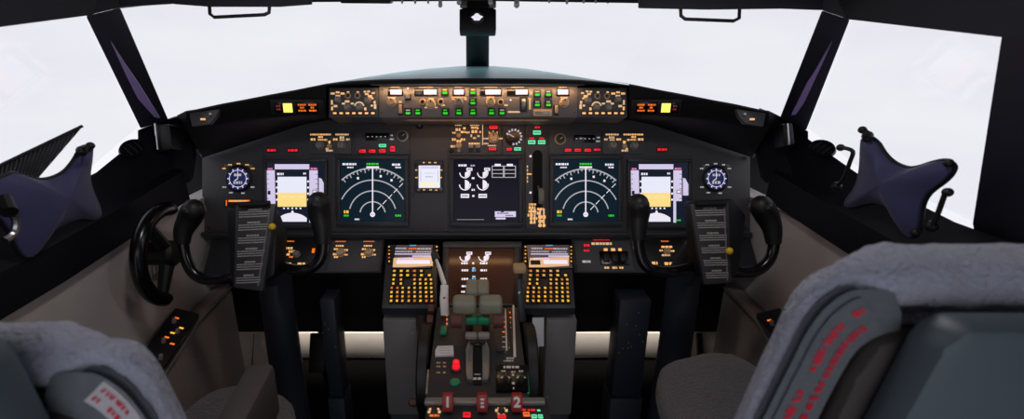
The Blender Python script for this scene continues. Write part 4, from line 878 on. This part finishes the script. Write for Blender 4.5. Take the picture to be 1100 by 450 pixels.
# pedestal box carrying the fire panel
m = MB('panel_dark'); p = FF.pt(513, 431); q = FF.pt(513, 482); 
m.slab([T.I @ Vector((-.120, p.y-.001, p.z-.062)), T.I @ Vector((-.120, q.y, q.z-.062)), T.I @ Vector((-.120, q.y, .01)), T.I @ Vector((-.120, p.y-.001, .01))], (.25, 0, 0), .002); T.part('pedestal_body', m)
c_ = MB('white_paint'); c_.box((0, 0, 0), (.031, .003, .078), .001, Matrix.Rotation(R(-15), 4, 'X')); c_.build('card_sheet', e)
h_ = MB('steel'); h_.box((0, .010, -.3125), (.012, .006, .575), .001); h_.build('holder', e)
# ------------------------------------------------------------------ control yokes with columns
def smooth(pts, n=5):
    pts = [Vector(p) for p in pts]; out = []
    for i in range(len(pts)-1):
        a, b, c, d = pts[max(i-1, 0)], pts[i], pts[i+1], pts[min(i+2, len(pts)-1)]
        for k in range(n):
            t = k/n; out.append(.5*((2*b)+(c-a)*t+(2*a-5*b+4*c-d)*t*t+(3*b-a-3*c+d)*t**3))
    return out+[pts[-1]]
D = 1.215
def yoke(lab, hub, plate, dot, hornL, hornR, gripL, gripR, col, side, plate_tilt):
    e = empty('control_yoke', Matrix.Translation((col[0], 1.32, 0)), lab, 'control yoke'); o = Vector((col[0], 1.32, 0)); Q = lambda px, py, d=D: P(px, py, d)-o
    # column from the floor to the hub
    hp = P(hub[0], hub[1], D+.09)-o
    m = MB('col_blue'); m.tube([Vector((0, .02, .0)), Vector((0, .0, .30)), Vector((0, -.005, .62))], [.052, .050, .046], 20, flat=(1, .9)); 
    m.tube([Vector((0, -.005, .60)), Vector((0, .0, .70)), hp+Vector((0, .02, -.02)), hp], [.046, .046, .045, .04], 20); m.build('column', e)
    m = MB('black')
    for k in range(5): m.lathe([(.066-.002*k, 0), (.072-.002*k, .012), (.062-.002*k, .024)], (0, .02, .002+k*.022), n=24)
    m.build('floor_boot', e)
    m = MB('black'); a = [Q(x, y, D+.06) for x, y in hub[2]]; m.slab(a, -FWD*.075, .010); m.build('hub', e)
    for nm, pts, r in (('horn', hornL, .0135), ('horn', hornR, .0135)):
        m = MB('black_gloss'); m.tube(smooth([Q(*p) for p in pts]), r, 14); m.build(nm, e)
    for pts in (gripL, gripR):
        m = MB('black'); q = smooth([Q(*p) for p in pts], 4); n = len(q)
        m.tube(q, [.0165+.011*min(1, (i/(n-1))*1.5) for i in range(n)], 14); m.ball(q[-1], .0275, 14); g = m.build('grip', e)
        b = MB('bezel'); b.lathe([(.008, 0), (.007, .008), (.004, .010)], q[-2]-FWD*.024, Matrix(), 12); b.build('grip_switch', g)
    m = MB('placard'); pl = [Q(x, y, d) for x, y, d in plate]; nn = (pl[1]-pl[0]).cross(pl[3]-pl[0]).normalized()
    if nn.dot(FWD) < 0: nn = -nn
    m.slab(pl, nn*.016, .003); po = m.build('checklist_plate', e)
    t = MB('grey_text'); ux = (pl[1]-pl[0]).normalized(); uy = nn.cross(ux); 
    if uy.dot(UP) < 0: uy = -uy
    M = Matrix((ux, uy, -nn)).transposed().to_4x4(); M.translation = (pl[0]+pl[1])/2
    H = ((pl[2]+pl[3])/2-(pl[0]+pl[1])/2).length; W = (pl[1]-pl[0]).length; bt = (pl[2]+pl[3])/2; inv = M.inverted(); cb = inv @ bt; rb = (pl[2]-pl[3]).length
    rnd = random.Random(int(hub[0])); l2 = MB('grey_text')
    for sec in range(6):
        f0 = .06+sec*.155
        for ln in range(4):
            f = f0+ln*.028
            if f > .96: continue
            w = W+(rb-W)*f; cx = cb.x*f; y = cb.y*f
            hd = ln == 0; ww = w*(.34 if hd else .80); h = .0038 if hd else .0024
            b0 = len(l2.v); l2.words(cx, y, ww, h, .0006, rnd)
            for v in l2.v[b0:]: v.xyz = M @ v
    # paper-white edge line
    l2.build('lettering', po)
    m = MB('steel'); a = M @ Vector((W*.5-.012, -H*.06, .001)); b = M @ Vector((cb.x+rb*.5-.010, -H*.96, .001))
    m.tube([a, b], .0016, 6); m.build('edge_strip', po)
    m = MB('e_yellow' if False else 'knob_yellow'); m.lathe([(.0075, 0), (.0075, .005), (.005, .008)], Q(*dot), Matrix(), 14) if False else m.ball(Q(*dot), .0085, 12); m.build('marker_knob', po)
    c = MB('black'); a, b = pl[0]+(pl[1]-pl[0])*.12-nn*.006, pl[0]+(pl[1]-pl[0])*.88-nn*.006; c.tube([a, b], .007, 8); c.build('clip_bar', po)
    return e
mt('knob_yellow', (236, 190, 50), .45)
yoke('black control yoke with tilted grey checklist plate beside the tiller wheel', (276, 262, [(258, 222), (300, 224), (310, 250), (308, 292), (288, 304), (262, 300)]),
     [(253, 220.5, D-.035), (296, 218.5, D-.035), (282, 313, D-.06), (250.5, 309, D-.06)], (292.5, 243.5, D-.045),
     [(268, 292, D+.03), (250, 297.5), (222, 300), (208, 293), (199, 276), (196, 258)], [(300, 286, D+.03), (318, 290), (334, 288), (345, 276), (347.5, 258), (345, 244)],
     [(196, 262), (197, 248), (204, 234), (208, 226, D-.01)], [(346.5, 262), (346, 246), (343.5, 230), (342.5, 218, D-.01)], (-.580,), -1, 0)
yoke('black control yoke with grey checklist plate in front of the fuzzy grey seat cushion', (760, 262, [(733, 216), (774, 214), (786, 232), (778, 292), (758, 300), (738, 292)]),
     [(741, 219, D-.035), (783, 218, D-.035), (786, 304, D-.045), (757, 306, D-.045)], (783.5, 269.5, D-.055),
     [(742, 288, D+.03), (722, 292), (704, 291), (692, 283), (686, 266), (685.5, 248)], [(772, 292, D+.03), (790, 292.5), (812, 291), (825, 281), (831, 266), (831, 250)],
     [(685.5, 258), (685, 244), (685.5, 230), (685, 220, D-.01)], [(831, 262), (829.5, 246), (824, 232), (818, 222, D-.01)], (.590,), 1, 0)
# slimmer dark posts inboard of the columns
for x, w, lab in ((-.452, .045, 'slim dark post on the floor between the tiller-side yoke column and the pedestal'), (.475, .095, 'broad dark post on the floor between the seat-cushion yoke column and the pedestal')):
    e = empty('column_post', Matrix.Translation((x, 1.36, 0)), lab, 'post'); 
    m = MB('col_blue'); m.slab([Vector((-w/2, 0, .26)), Vector((w/2, 0, .26)), Vector((w/2, 0, .60)), Vector((-w/2, 0, .60))], Vector((0, .08, 0)), .005); m.build('upper_cover', e)
    m = MB('col_blue'); m.slab([Vector((-w/2-.004, -.006, .0)), Vector((w/2+.004, -.006, .0)), Vector((w/2+.004, -.006, .255)), Vector((-w/2-.004, -.006, .255))], Vector((0, .092, 0)), .005); m.build('lower_cover', e)
    m = MB('steel')
    for k in range(10 if w > .06 else 4): m.ball((random.uniform(-w*.4, w*.4), -.001, random.uniform(.42, .58)), .0025, 6)
    m.build('screw_head', e)
# rudder pedals
for x, s in ((-.86, 0), (-.68, 0), (-.42, 1), (.40, 1), (.68, 0), (.86, 0)):
    if s: continue
PED = ((-.90, 'black rudder pedal near the wall below the tiller wheel'), (-.62, 'black rudder pedal near the pedestal on the speed brake side'), (.60, 'black rudder pedal near the pedestal on the flap lever side'), (.88, 'black rudder pedal near the wall beyond the fuzzy seat cushion'))
for x, lab in PED:
    e = empty('rudder_pedal', Matrix.Translation((x, 1.72, 0)), lab, 'pedal', 'rudder pedals')
    M = Matrix.Translation((0, -.02, .20)) @ Matrix.Rotation(R(-25), 4, 'X'); m = MB('black'); m.box((0, 0, 0), (.062, .018, .15), .006, M); 
    for k in range(5): m.box((0, -.010, -.055+k*.027), (.052, .004, .006), .001, M)
    m.build('foot_plate', e)
    m = MB('black'); m.tube([Vector((.0, .05, .30)), Vector((0, .02, .22)), Vector((0, .03, .10)), Vector((0, .06, .0))], .010, 10); m.build('pedal_arm', e)
# ------------------------------------------------------------------ nose-wheel tiller
e = empty('tiller_wheel', Matrix.Translation((-.868, 1.20, .815)), 'black half-round steering tiller wheel on the grey sidewall', 'steering wheel')
o = Vector((-.868, 1.20, .815)); c = Vector((.075, 0, 0))
def rim(a, r=.115): return c+Vector((0, r*math.cos(R(a)), r*math.sin(R(a))))
m = MB('black_gloss'); aa = list(range(62, 262, 8)); m.tube([rim(a) for a in aa], [.012]+[.0185]*(len(aa)-2)+[.012], 14, up=(1, 0, 0)); m.build('rim', e)
m = MB('black'); m.tube([rim(120, .11), rim(120, .0)], [.012, .020], 10, up=(1, 0, 0)); m.tube([rim(240, .11), rim(240, .0)], [.012, .020], 10, up=(1, 0, 0)); m.build('spoke', e)
m = MB('black'); m.lathe([(.030, 0), (.030, .060), (.034, .062), (.034, .088), (.026, .098)], (0, 0, 0), Matrix.Rotation(PI/2, 4, 'Y'), 24); m.build('hub', e)
m = MB('steel'); m.tube([Vector((.02, .02, -.03)), Vector((.02, .015, -.06)), Vector((.006, .03, -.085))], .006, 8); m.build('pointer', e)
# ------------------------------------------------------------------ things on the side windows
def wp(s, px, py, inset): return whit(s, px, py, inset)
def hang(s, px, py, inset=0): n = Vector((s, 0, .11)).normalized(); return hit(px, py, Vector((s*.853, 0, .93))-n*inset, n)
def plane_thing(name, s, pts, inset, thick, mat, lab, cat, bev=.004):
    c = wp(s, *pts[0], inset); e = empty(name, Matrix.Translation(c), lab, cat); n = Vector((s, 0, WSL)).normalized(); return c, e, n
star = [(928, 149), (931, 146), (934, 146.5), (940, 150), (945, 155), (950, 163), (957, 171), (966, 177), (977, 180.5), (988, 179), (999, 175.5), (1009, 173), (1017, 172.5), (1023, 175), (1026, 180), (1023, 187), (1015, 195), (1006, 201.5), (999, 208), (994, 216), (991, 227), (989, 242), (986, 251), (981, 254.5), (974, 250.5), (968, 242), (962, 231), (956, 223), (949, 219.5), (940, 218), (930, 219.5), (920, 222), (912, 222.5), (909.5, 220), (911, 214), (917, 206), (922, 197), (925, 186), (926.5, 172), (927, 158)]
def star_visor(s, pts, lab, inset, mids, clips):
    inset = 0; c = hang(s, *pts[0]); e = empty('side_sun_visor', Matrix.Translation(c), lab, 'sun visor'); n = Vector((s, 0, .11)).normalized()
    sp = smooth([hang(s, x, y, inset)-c for x, y in pts+[pts[0]]], 3)[:-1]
    ctr = sum(sp, Vector())/len(sp); N = len(sp); vs = []; fs = []; rings = (1.0, .985, .8, .5, .22)
    hh = (.0, .008, .016, .024, .028)
    for r, h in zip(rings, hh): vs += [ctr+(p-ctr)*r-n*h for p in sp]
    for i in range(len(rings)-1):
        for k in range(N): fs.append([i*N+k, i*N+(k+1) % N, (i+1)*N+(k+1) % N, (i+1)*N+k])
    b = len(vs); vs += [ctr-n*.03]; L_ = (len(rings)-1)*N
    for k in range(N): fs.append([L_+k, L_+(k+1) % N, b])
    fs.append(list(range(N))[::-1]); m = MB('navy'); m.add(vs, fs); sh = m.build('fabric_panel', e)
    m = MB('black'); m.tube(sp+[sp[0]], .0042, 8); m.build('edge_binding', e)
    m = MB('black')
    for x, y in mids: q = hang(s, x, y, inset+.012)-c; m.ball(q, .008, 10)
    m.build('corner_stud', e)
    return e
star_visor(1, star, 'dark navy four-lobed sun visor hung across the side window', .045, [(1019, 175), (931, 149), (983, 250)], [])
nav = [(97, 158), (92, 157), (86, 160), (79, 172), (70, 183), (58, 190), (44, 193), (28, 190), (14, 186), (4, 189), (-8, 196), (-10, 225), (2, 240), (10, 252), (16, 266), (24, 276), (34, 274), (44, 262), (54, 248), (68, 240), (84, 235), (98, 236), (106, 231), (104, 220), (98, 206), (94, 190), (96, 172)]
star_visor(-1, nav, 'dark navy lobed sun visor hung in front of the pleated shade', .045, [(94, 159)], [])
# pleated shade
pts = [(-30, 192), (0, 178.5), (40, 160.5), (88, 136), (80, 152), (70, 168), (58, 186), (40, 205), (-30, 225)]
c = wp(-1, 40, 170, .02); e = empty('pleated_shade', Matrix.Translation(c), 'grey pleated sun shade on the side window behind the navy visor', 'sun shade')
m = MB('pleat'); n = Vector((-1, 0, WSL)).normalized(); vs = []; fs = []; N = 46
for i in range(N+1):
    t = i/N; tx = -30+t*118; ty = 192.5-t*56.5+ (2.0*math.sin(t*PI) if False else 0); bx = -30+t*92; by = 226-t*40
    if t > .72: u = (t-.72)/.28; bx = 36+u*50; by = 197.2-u*58
    z = .018+(.007 if i % 2 else -.001)
    vs += [wp(-1, tx, ty, z)-c, wp(-1, bx, by, z)-c, wp(-1, bx, by, z-.006)-c, wp(-1, tx, ty, z-.006)-c]
for i in range(N):
    for j in range(4): fs.append([i*4+j, i*4+(j+1) % 4, (i+1)*4+(j+1) % 4, (i+1)*4+j])
m.add(vs, fs); m.build('pleats', e, None, False)
m = MB('black'); m.tube([wp(-1, -30, 192.2, .022)-c, wp(-1, 88, 135.6, .022)-c], .0035, 8); m.build('top_rod', e)
# window cranks and latches
def crank(s, pts, ball, lab, base, inset=.05, r=.0042):
    c = hang(s, *base, inset*.3); e = empty('window_latch', Matrix.Translation(c), lab, 'window latch')
    m = MB('black'); m.tube(smooth([hang(s, x, y, inset)-c for x, y in pts], 4), r, 8); m.build('latch_arm', e)
    m = MB('black'); q = hang(s, *ball, inset)-c; m.ball(q, .0085, 12, (1, 1, .9)); m.build('ball_knob', e)
    m = MB('black'); m.ball((0, 0, 0), .011, 10); m.build('latch_base', e); return e
crank(1, [(905, 158.5), (916, 162.5), (913, 174), (907, 190), (900, 199)], (903, 158.5), 'black ball-knob latch on the sill just before the four-lobed navy visor', (899, 200))
crank(1, [(933, 143.5), (927.5, 139.5)], (926.5, 139.5), 'small black ball knob poking above the top tip of the four-lobed visor', (932, 146), .03, .005)
crank(1, [(1022, 207), (1016, 207), (1008, 228), (1002, 242)], (1018, 206.5), 'black ball-knob latch between the four-lobed visor and the rear window post', (1001, 243))
crank(-1, [(90, 160), (96, 156.5)], (97, 156.5), 'black ball knob above the tip of the navy visor by the pleated shade', (88, 162), .05, .0045)
e = empty('window_crank', Matrix.Translation(hang(-1, 8, 235, .08)), 'chrome folding crank on the navy visor by the pleated shade', 'window crank'); c = hang(-1, 8, 235, .08)
m = MB('chrome'); m.tube(smooth([hang(-1, x, y, .085)-c for x, y in ((2, 218), (10, 226), (17, 236), (15, 250), (5, 258))], 4), .006, 8); m.build('crank_arm', e)
m = MB('black'); m.tube([hang(-1, 4, 214, .08)-c, hang(-1, 10, 228, .10)-c], .012, 10); m.build('crank_grip', e)
# sill fittings: latches at the pillar feet
for s, pts, lab in ((-1, [(165, 133, 1.36), (182, 133, 1.36), (185, 160, 1.37), (168, 164, 1.37)], 'black latch bracket with chrome bar at the pillar foot near the pleated shade'), (1, [(841, 133, 1.36), (852, 131, 1.36), (855, 155, 1.36), (843, 158, 1.37)], 'black latch bracket with chrome bar at the pillar foot on the four-lobed visor side')):
    c = P(*pts[0]); e = empty('latch_bracket', Matrix.Translation(c), lab, 'latch'); m = MB('black'); m.slab([P(*p)-c for p in pts], FWD*.05, .006); m.build('bracket', e)
    m = MB('chrome'); a, b = P(*pts[0]), P(*pts[3]); off = FWD*-.006+RIGHT*.008
    m.tube([a-c+off, a.lerp(b, .9)-c+off], .0028, 8); m.build('chrome_bar', e)
def cast(px, py):
    bpy.context.view_layer.update(); ok, p, n, *_ = SC.ray_cast(bpy.context.evaluated_depsgraph_get(), EYE, ray(px, py).normalized())
    if n.dot(ray(px, py)) > 0: n = -n
    y = (Vector((0, 1, 0))-n*n.y).normalized(); x = y.cross(n); M = Matrix((x, y, n)).transposed().to_4x4(); M.translation = p+n*.005; return M
# trough and small fittings on the sills
for s in (-1, 1):
    f = (lambda x: x) if s < 0 else mir
    e = empty('sill_vent', cast(f(142), 161), ('oval black air outlet on the dark sill below the pillar near the pleated shade' if s < 0 else 'oval black air outlet on the dark sill below the pillar beside the four-lobed visor'), 'air outlet')
    m = MB('black_gloss'); m.lathe([(.024, -.004), (.024, .004), (.019, .005), (.018, .001)], (0, 0, 0), Matrix.Scale(1.5, 4, (0, 1, 0)), 24); m.build('outlet_ring', e)
    m = MB('black')
    for k in range(3): m.box((0, -.016+.016*k, .003), (.03, .004, .003), .001)
    m.build('louver', e)
# ------------------------------------------------------------------ pilot seats
def wool_displace(mb, amp, sc, v0=0):
    """roughen a pile surface"""
    n = len(mb.v); nr = [Vector() for _ in range(n)]
    for f in mb.f[v0:] if False else mb.f:
        a, b, c = mb.v[f[0]], mb.v[f[1]], mb.v[f[2]]; q = (b-a).cross(c-a)
        for i in f: nr[i] += q
    for i in range(n):
        if nr[i].length > 0:
            k = nr[i].normalized(); p = mb.v[i]*sc; h = noise.noise(p)*.55+noise.noise(p*2.7)*.35+noise.noise(p*6)*.25; mb.v[i] = mb.v[i]+k*h*amp
def seat(lab, cx, dz, yo, lean, inner, strap_mat, print_seed):
    """cx: centre line; inner: +1 when the aisle side is towards +x of the seat"""
    e = empty('pilot_seat', Matrix.Translation((cx, yo, 0)), lab, 'seat'); s = inner
    T0 = 1.12+dz
    def B(x, z, f=0.0): return Vector((s*x, (T0-z)*lean+f, z))            # x>0 is the aisle side; f>0 is forward
    half = [(.235, .70), (.219, .80), (.211, .86), (.206, .90), (.201, .945), (.195, .985), (.191, 1.02), (.184, 1.048), (.170, 1.068), (.150, 1.079), (.128, 1.081), (.10, 1.079), (.06, 1.078), (0, 1.079)]
    if inner > 0: half = half[:4]+[(.201, .945), (.197, .985), (.193, 1.025), (.187, 1.056), (.176, 1.074), (.156, 1.081), (.13, 1.081), (.10, 1.079), (.06, 1.078), (0, 1.079)]
    out = [(x, z+dz) for x, z in half]; out = out+[(-x, z) for x, z in out[-2::-1]]
    path = smooth([B(x, z, .015) for x, z in out], 6); n = len(path)
    rad = [.025]*n
    m = MB('wool'); 
    for i in range(n): 
        ax = abs(path[i].x); rad[i] = .013+(.020*max(0, min(1, (.165-ax)/.05)) if path[i].z-dz > 1.05 else 0)
    m.tube(path, rad, 22, up=(0, 1, 0)); wool_displace(m, .0042, 55); m.build('sheepskin_edge', e)
    # front pad of the cover, facing the panel
    m = MB('wool'); N = len(path); ctr = B(0, .90+dz, .03); vs = []; fs = []
    for r, f in ((1.0, .0), (.97, .035), (.6, .05), (.2, .052)):
        vs += [ctr+(p-ctr)*r+Vector((0, f, 0)) for p in path]
    for i in range(3):
        for k in range(N-1): fs.append([i*N+k, i*N+k+1, (i+1)*N+k+1, (i+1)*N+k])
    m.add(vs, fs); m.add([vs[3*N+k] for k in range(N)], [list(range(N))]); m.build('sheepskin_front', e)
    # lining strip with red printing, inside the sheepskin on the back
    for sd in (1, -1):
        st = [(.240, .70), (.224, .84), (.213, .92), (.204, .985), (.198, 1.025), (.186, 1.056), (.165, 1.074), (.125, 1.074)]; ins = [(.172, .70), (.164, .84), (.157, .92), (.151, .97), (.145, 1.0), (.135, 1.015), (.122, 1.024), (.108, 1.028)]
        a = smooth([B(sd*x, z+dz, -.012) for x, z in st], 4); b = smooth([B(sd*x, z+dz, -.018) for x, z in ins], 4); k = len(a)
        m = MB('fabric'); v = a+[p+(q-p)*.5+Vector((0, -.006, 0)) for p, q in zip(a, b)]+b; f = []
        for j in range(2):
            for i in range(k-1): f.append([j*k+i, j*k+i+1, (j+1)*k+i+1, (j+1)*k+i])
        m.add(v, f); m.add([p+Vector((0, .012, 0)) for p in v], [x[::-1] for x in f]); ln = m.build('cover_lining', e)
        if sd > 0:
            t0, t1 = print_seed[1]; i0, i1 = int(t0*(k-1)), int(t1*(k-1))
            m = MB(strap_mat); v = []; f = []
            for i in range(i0, i1+1):
                p, q = a[i], b[i]; mid = p+(q-p)*.5+Vector((0, -.0062, 0))
                
                pos = lambda u: (p.lerp(mid, u*2) if u < .5 else mid.lerp(q, u*2-1))+Vector((0, -.0032, 0))
                v += [pos(u) for u in print_seed[5]]
            for i in range(i1-i0):
                for j in range(2): f.append([i*3+j, i*3+j+1, (i+1)*3+j+1, (i+1)*3+j])
            m.add(v, f); m.add([p+Vector((0, .003, 0)) for p in v], [x[::-1] for x in f]); sp = m.build('printed_strap', ln)
            l = MB('red_print'); rnd = random.Random(print_seed[0]); kk = i1-i0
            for row, off in enumerate(print_seed[2]):
                t = .06+rnd.uniform(0, .05)+(.22 if row else 0)
                while t < .95:
                    dt = rnd.uniform(.012, .030)
                    def at(tt, w):
                        x = min(max(tt, 0), .999)*kk; i = int(x); u = x-i; r0 = [v[i*3+j].lerp(v[(i+1)*3+j], u) for j in range(3)]; w2 = w*2; j = min(int(w2), 1); return r0[j].lerp(r0[j+1], w2-j)+Vector((0, -.0012, 0))
                    sl = rnd.uniform(-.010, .010); hw_ = rnd.uniform(.07, .11)
                    l.add([at(t, off-hw_), at(t+dt, off-hw_), at(t+dt+sl, off+hw_), at(t+sl, off+hw_)], [[0, 1, 2, 3]]); t += dt+rnd.uniform(.006, .016)+(.07 if rnd.random() < .16 else 0)
            l.build('lettering', sp)
    # dark brown back cushion edge and hard shell
    m = MB('pad_brown'); ou = [(.150, .60), (.150, .86), (.143, .97), (.132, 1.015), (.10, 1.03), (-.10, 1.03), (-.132, 1.015), (-.143, .97), (-.150, .86), (-.150, .60)]
    m.slab([B(x, z+dz, .0) for x, z in ou], Vector((0, -.030, 0)), .012); m.build('back_pad', e)
    m = MB('shell'); sh, st_ = print_seed[3]; bw = .022 if inner < 0 else .002; ou = [(sh-.0, .50), (sh+bw, .80), (sh+.004, st_-.02), (sh-.012, st_), (-sh+.012, st_), (-sh-.004, st_-.02), (-sh-bw, .80), (-sh, .50)]
    m.slab([B(x, z+dz, -.035) for x, z in ou], Vector((0, -.045, 0)), .012); m.build('back_shell', e)
    # seat bucket, lobed cushion, armrests, base
    zc = print_seed[4]
    m = MB('black'); m.box((0, .34, zc-.085), (.20, .46, .05), .02); m.box((0, .12, zc-.02+dz*.3), (.30, .05, .36), .02); m.build('seat_pan', e)
    for sd in (1,):
        m = MB('wool_dark'); bm = bmesh.new(); bmesh.ops.create_cube(bm, size=1); bmesh.ops.subdivide_edges(bm, edges=bm.edges[:], cuts=14, use_grid_fill=True)
        vs = []
        for v in bm.verts:
            p = v.co*2; ln = (abs(p.x)**3.4+abs(p.y)**3.4+abs(p.z)**3.4)**(1/3.4); p = p/ln
            q = Vector((p.x*(.128-.004*p.y), p.y*.29, p.z*.055)); q.z += -.030*p.x*s; vs.append(q)
        bm.verts.index_update(); m.add([q+Vector((0, .36, zc-.01)) for q in vs], [[v.index for v in f.verts] for f in bm.faces]); bm.free(); wool_displace(m, .004, 50); m.build('seat_cushion', e)
    return e, s, zc
e, s, zc = seat('pilot seat with sheepskin edge and broad grey shell, below the fully visible four-lobed visor', .545, 0, .467, .13, -1, 'fabric', (5, (.02, .86), (.3, .70), (.118, 1.066), .555, (.12, .45, .85)))
def base(e, zc):
    m = MB('black'); m.box((0, .36, .20), (.16, .22, .36), .02); m.box((0, .36, .015), (.40, .46, .03), .008); m.build('seat_base', e)
base(e, zc)
e2, s2, zc2 = seat('pilot seat with sheepskin edge and white red-printed strap, below the pleated shade', -.549, -.076, .4355, .16, 1, 'strap', (9, (.02, .80), (.28, .7), (.131, 1.150), .48, (.02, .22, .44)))
base(e2, zc2)
# folding armrest beside the second seat
def armrest(e, s, z, x, y0, y1, w=.055):
    m = MB('arm_pad'); m.slab([Vector((s*x-w/2, y0, z-.05)), Vector((s*x+w/2, y0, z-.05)), Vector((s*x+w/2, y1, z)), Vector((s*x-w/2, y1, z))], Vector((0, .0, -.11)), .012); a = m.build('armrest', e)
    m = MB('black'); m.lathe([(.02, 0), (.02, .03)], (s*x-.06 if s > 0 else s*x+.03, y0+.02, z-.09), Matrix(), 14) if False else m.box((s*x, y0+.02, z-.13), (.03, .05, .10), .008); m.build('armrest_hinge', a)
armrest(e2, 1, .75, .143, .05, .385, .053)
# ------------------------------------------------------------------ light
w = bpy.data.worlds.new('sky'); SC.world = w; w.use_nodes = True; nt = w.node_tree; bg = nt.nodes['Background']
tc = nt.nodes.new('ShaderNodeTexCoord'); mp = nt.nodes.new('ShaderNodeMapping'); mp.inputs['Scale'].default_value = (1.2, 1.2, 7)
n = nt.nodes.new('ShaderNodeTexNoise'); n.inputs['Scale'].default_value = 2.2; n.inputs['Detail'].default_value = 5
r = nt.nodes.new('ShaderNodeValToRGB'); r.color_ramp.elements[0].position = .35; r.color_ramp.elements[1].position = .7
r.color_ramp.elements[0].color = (*lin((238, 237, 246)), 1); r.color_ramp.elements[1].color = (*lin((245, 245, 250)), 1)
nt.links.new(tc.outputs['Generated'], mp.inputs['Vector']); nt.links.new(mp.outputs['Vector'], n.inputs['Vector']); nt.links.new(n.outputs['Fac'], r.inputs['Fac']); nt.links.new(r.outputs['Color'], bg.inputs['Color'])
bg.inputs['Strength'].default_value = 1.03
def area(name, loc, aim, sx, sy, power, col):
    l = bpy.data.lights.new(name, 'AREA'); l.shape = 'RECTANGLE'; l.size = sx; l.size_y = sy; l.energy = power; l.color = lin(col)
    o = bpy.data.objects.new(name, l); COL.objects.link(o); o.location = loc; d = (Vector(aim)-Vector(loc)).normalized(); o.rotation_euler = d.to_track_quat('-Z', 'Y').to_euler(); return o
# flood strip under the hood, panel floods, pedestal flood, footwell lamps
a = P(513, 92.4, 1.412); area('hood_flood', a, P(513, 118, 1.428), .56, .003, .38, (255, 200, 146))
a = P(513, 128.5, 1.47); area('panel_flood', a, P(513, 152, 1.60), .42, .02, .19, (255, 180, 120))
a = P(516, 258, 1.40); area('pedestal_flood', a, P(516, 320, 1.40), .20, .02, .06, (255, 190, 130))
for x in (-.55, .55):
    area('footwell_lamp', (x, 1.90, .335), (x, 1.952, .08), .80, .02, .85, (255, 244, 232)).data.spread = R(70)
for s in (-1, 1):
    l = area('dome_fill_lamp', (s*.42, .80, 1.492), (s*.42, .80, 0), .11, .11, 1.1, (255, 247, 244)); l.data.shape = 'DISK'  # added lamps, unseen, to lift sidewalls that daylight leaves too dark
# ------------------------------------------------------------------ camera
cam = bpy.data.cameras.new('camera'); co = bpy.data.objects.new('camera', cam); COL.objects.link(co); SC.camera = co
co.location = EYE; co.rotation_euler = (PI/2-PITCH, 0, 0); cam.sensor_width = 36; cam.lens = 36*F/1100; cam.shift_x = (550-PX0)/1100
cam.clip_start = .02; cam.dof.use_dof = True; cam.dof.focus_distance = 1.5; cam.dof.aperture_fstop = 3.2
SC.view_settings.view_transform = 'Standard'; SC.view_settings.look = 'None'; SC.view_settings.gamma = 1; SC.view_settings.use_curve_mapping = False; SC.view_settings.exposure = 0
SC.cycles.max_bounces = 8; SC.cycles.use_denoising = True
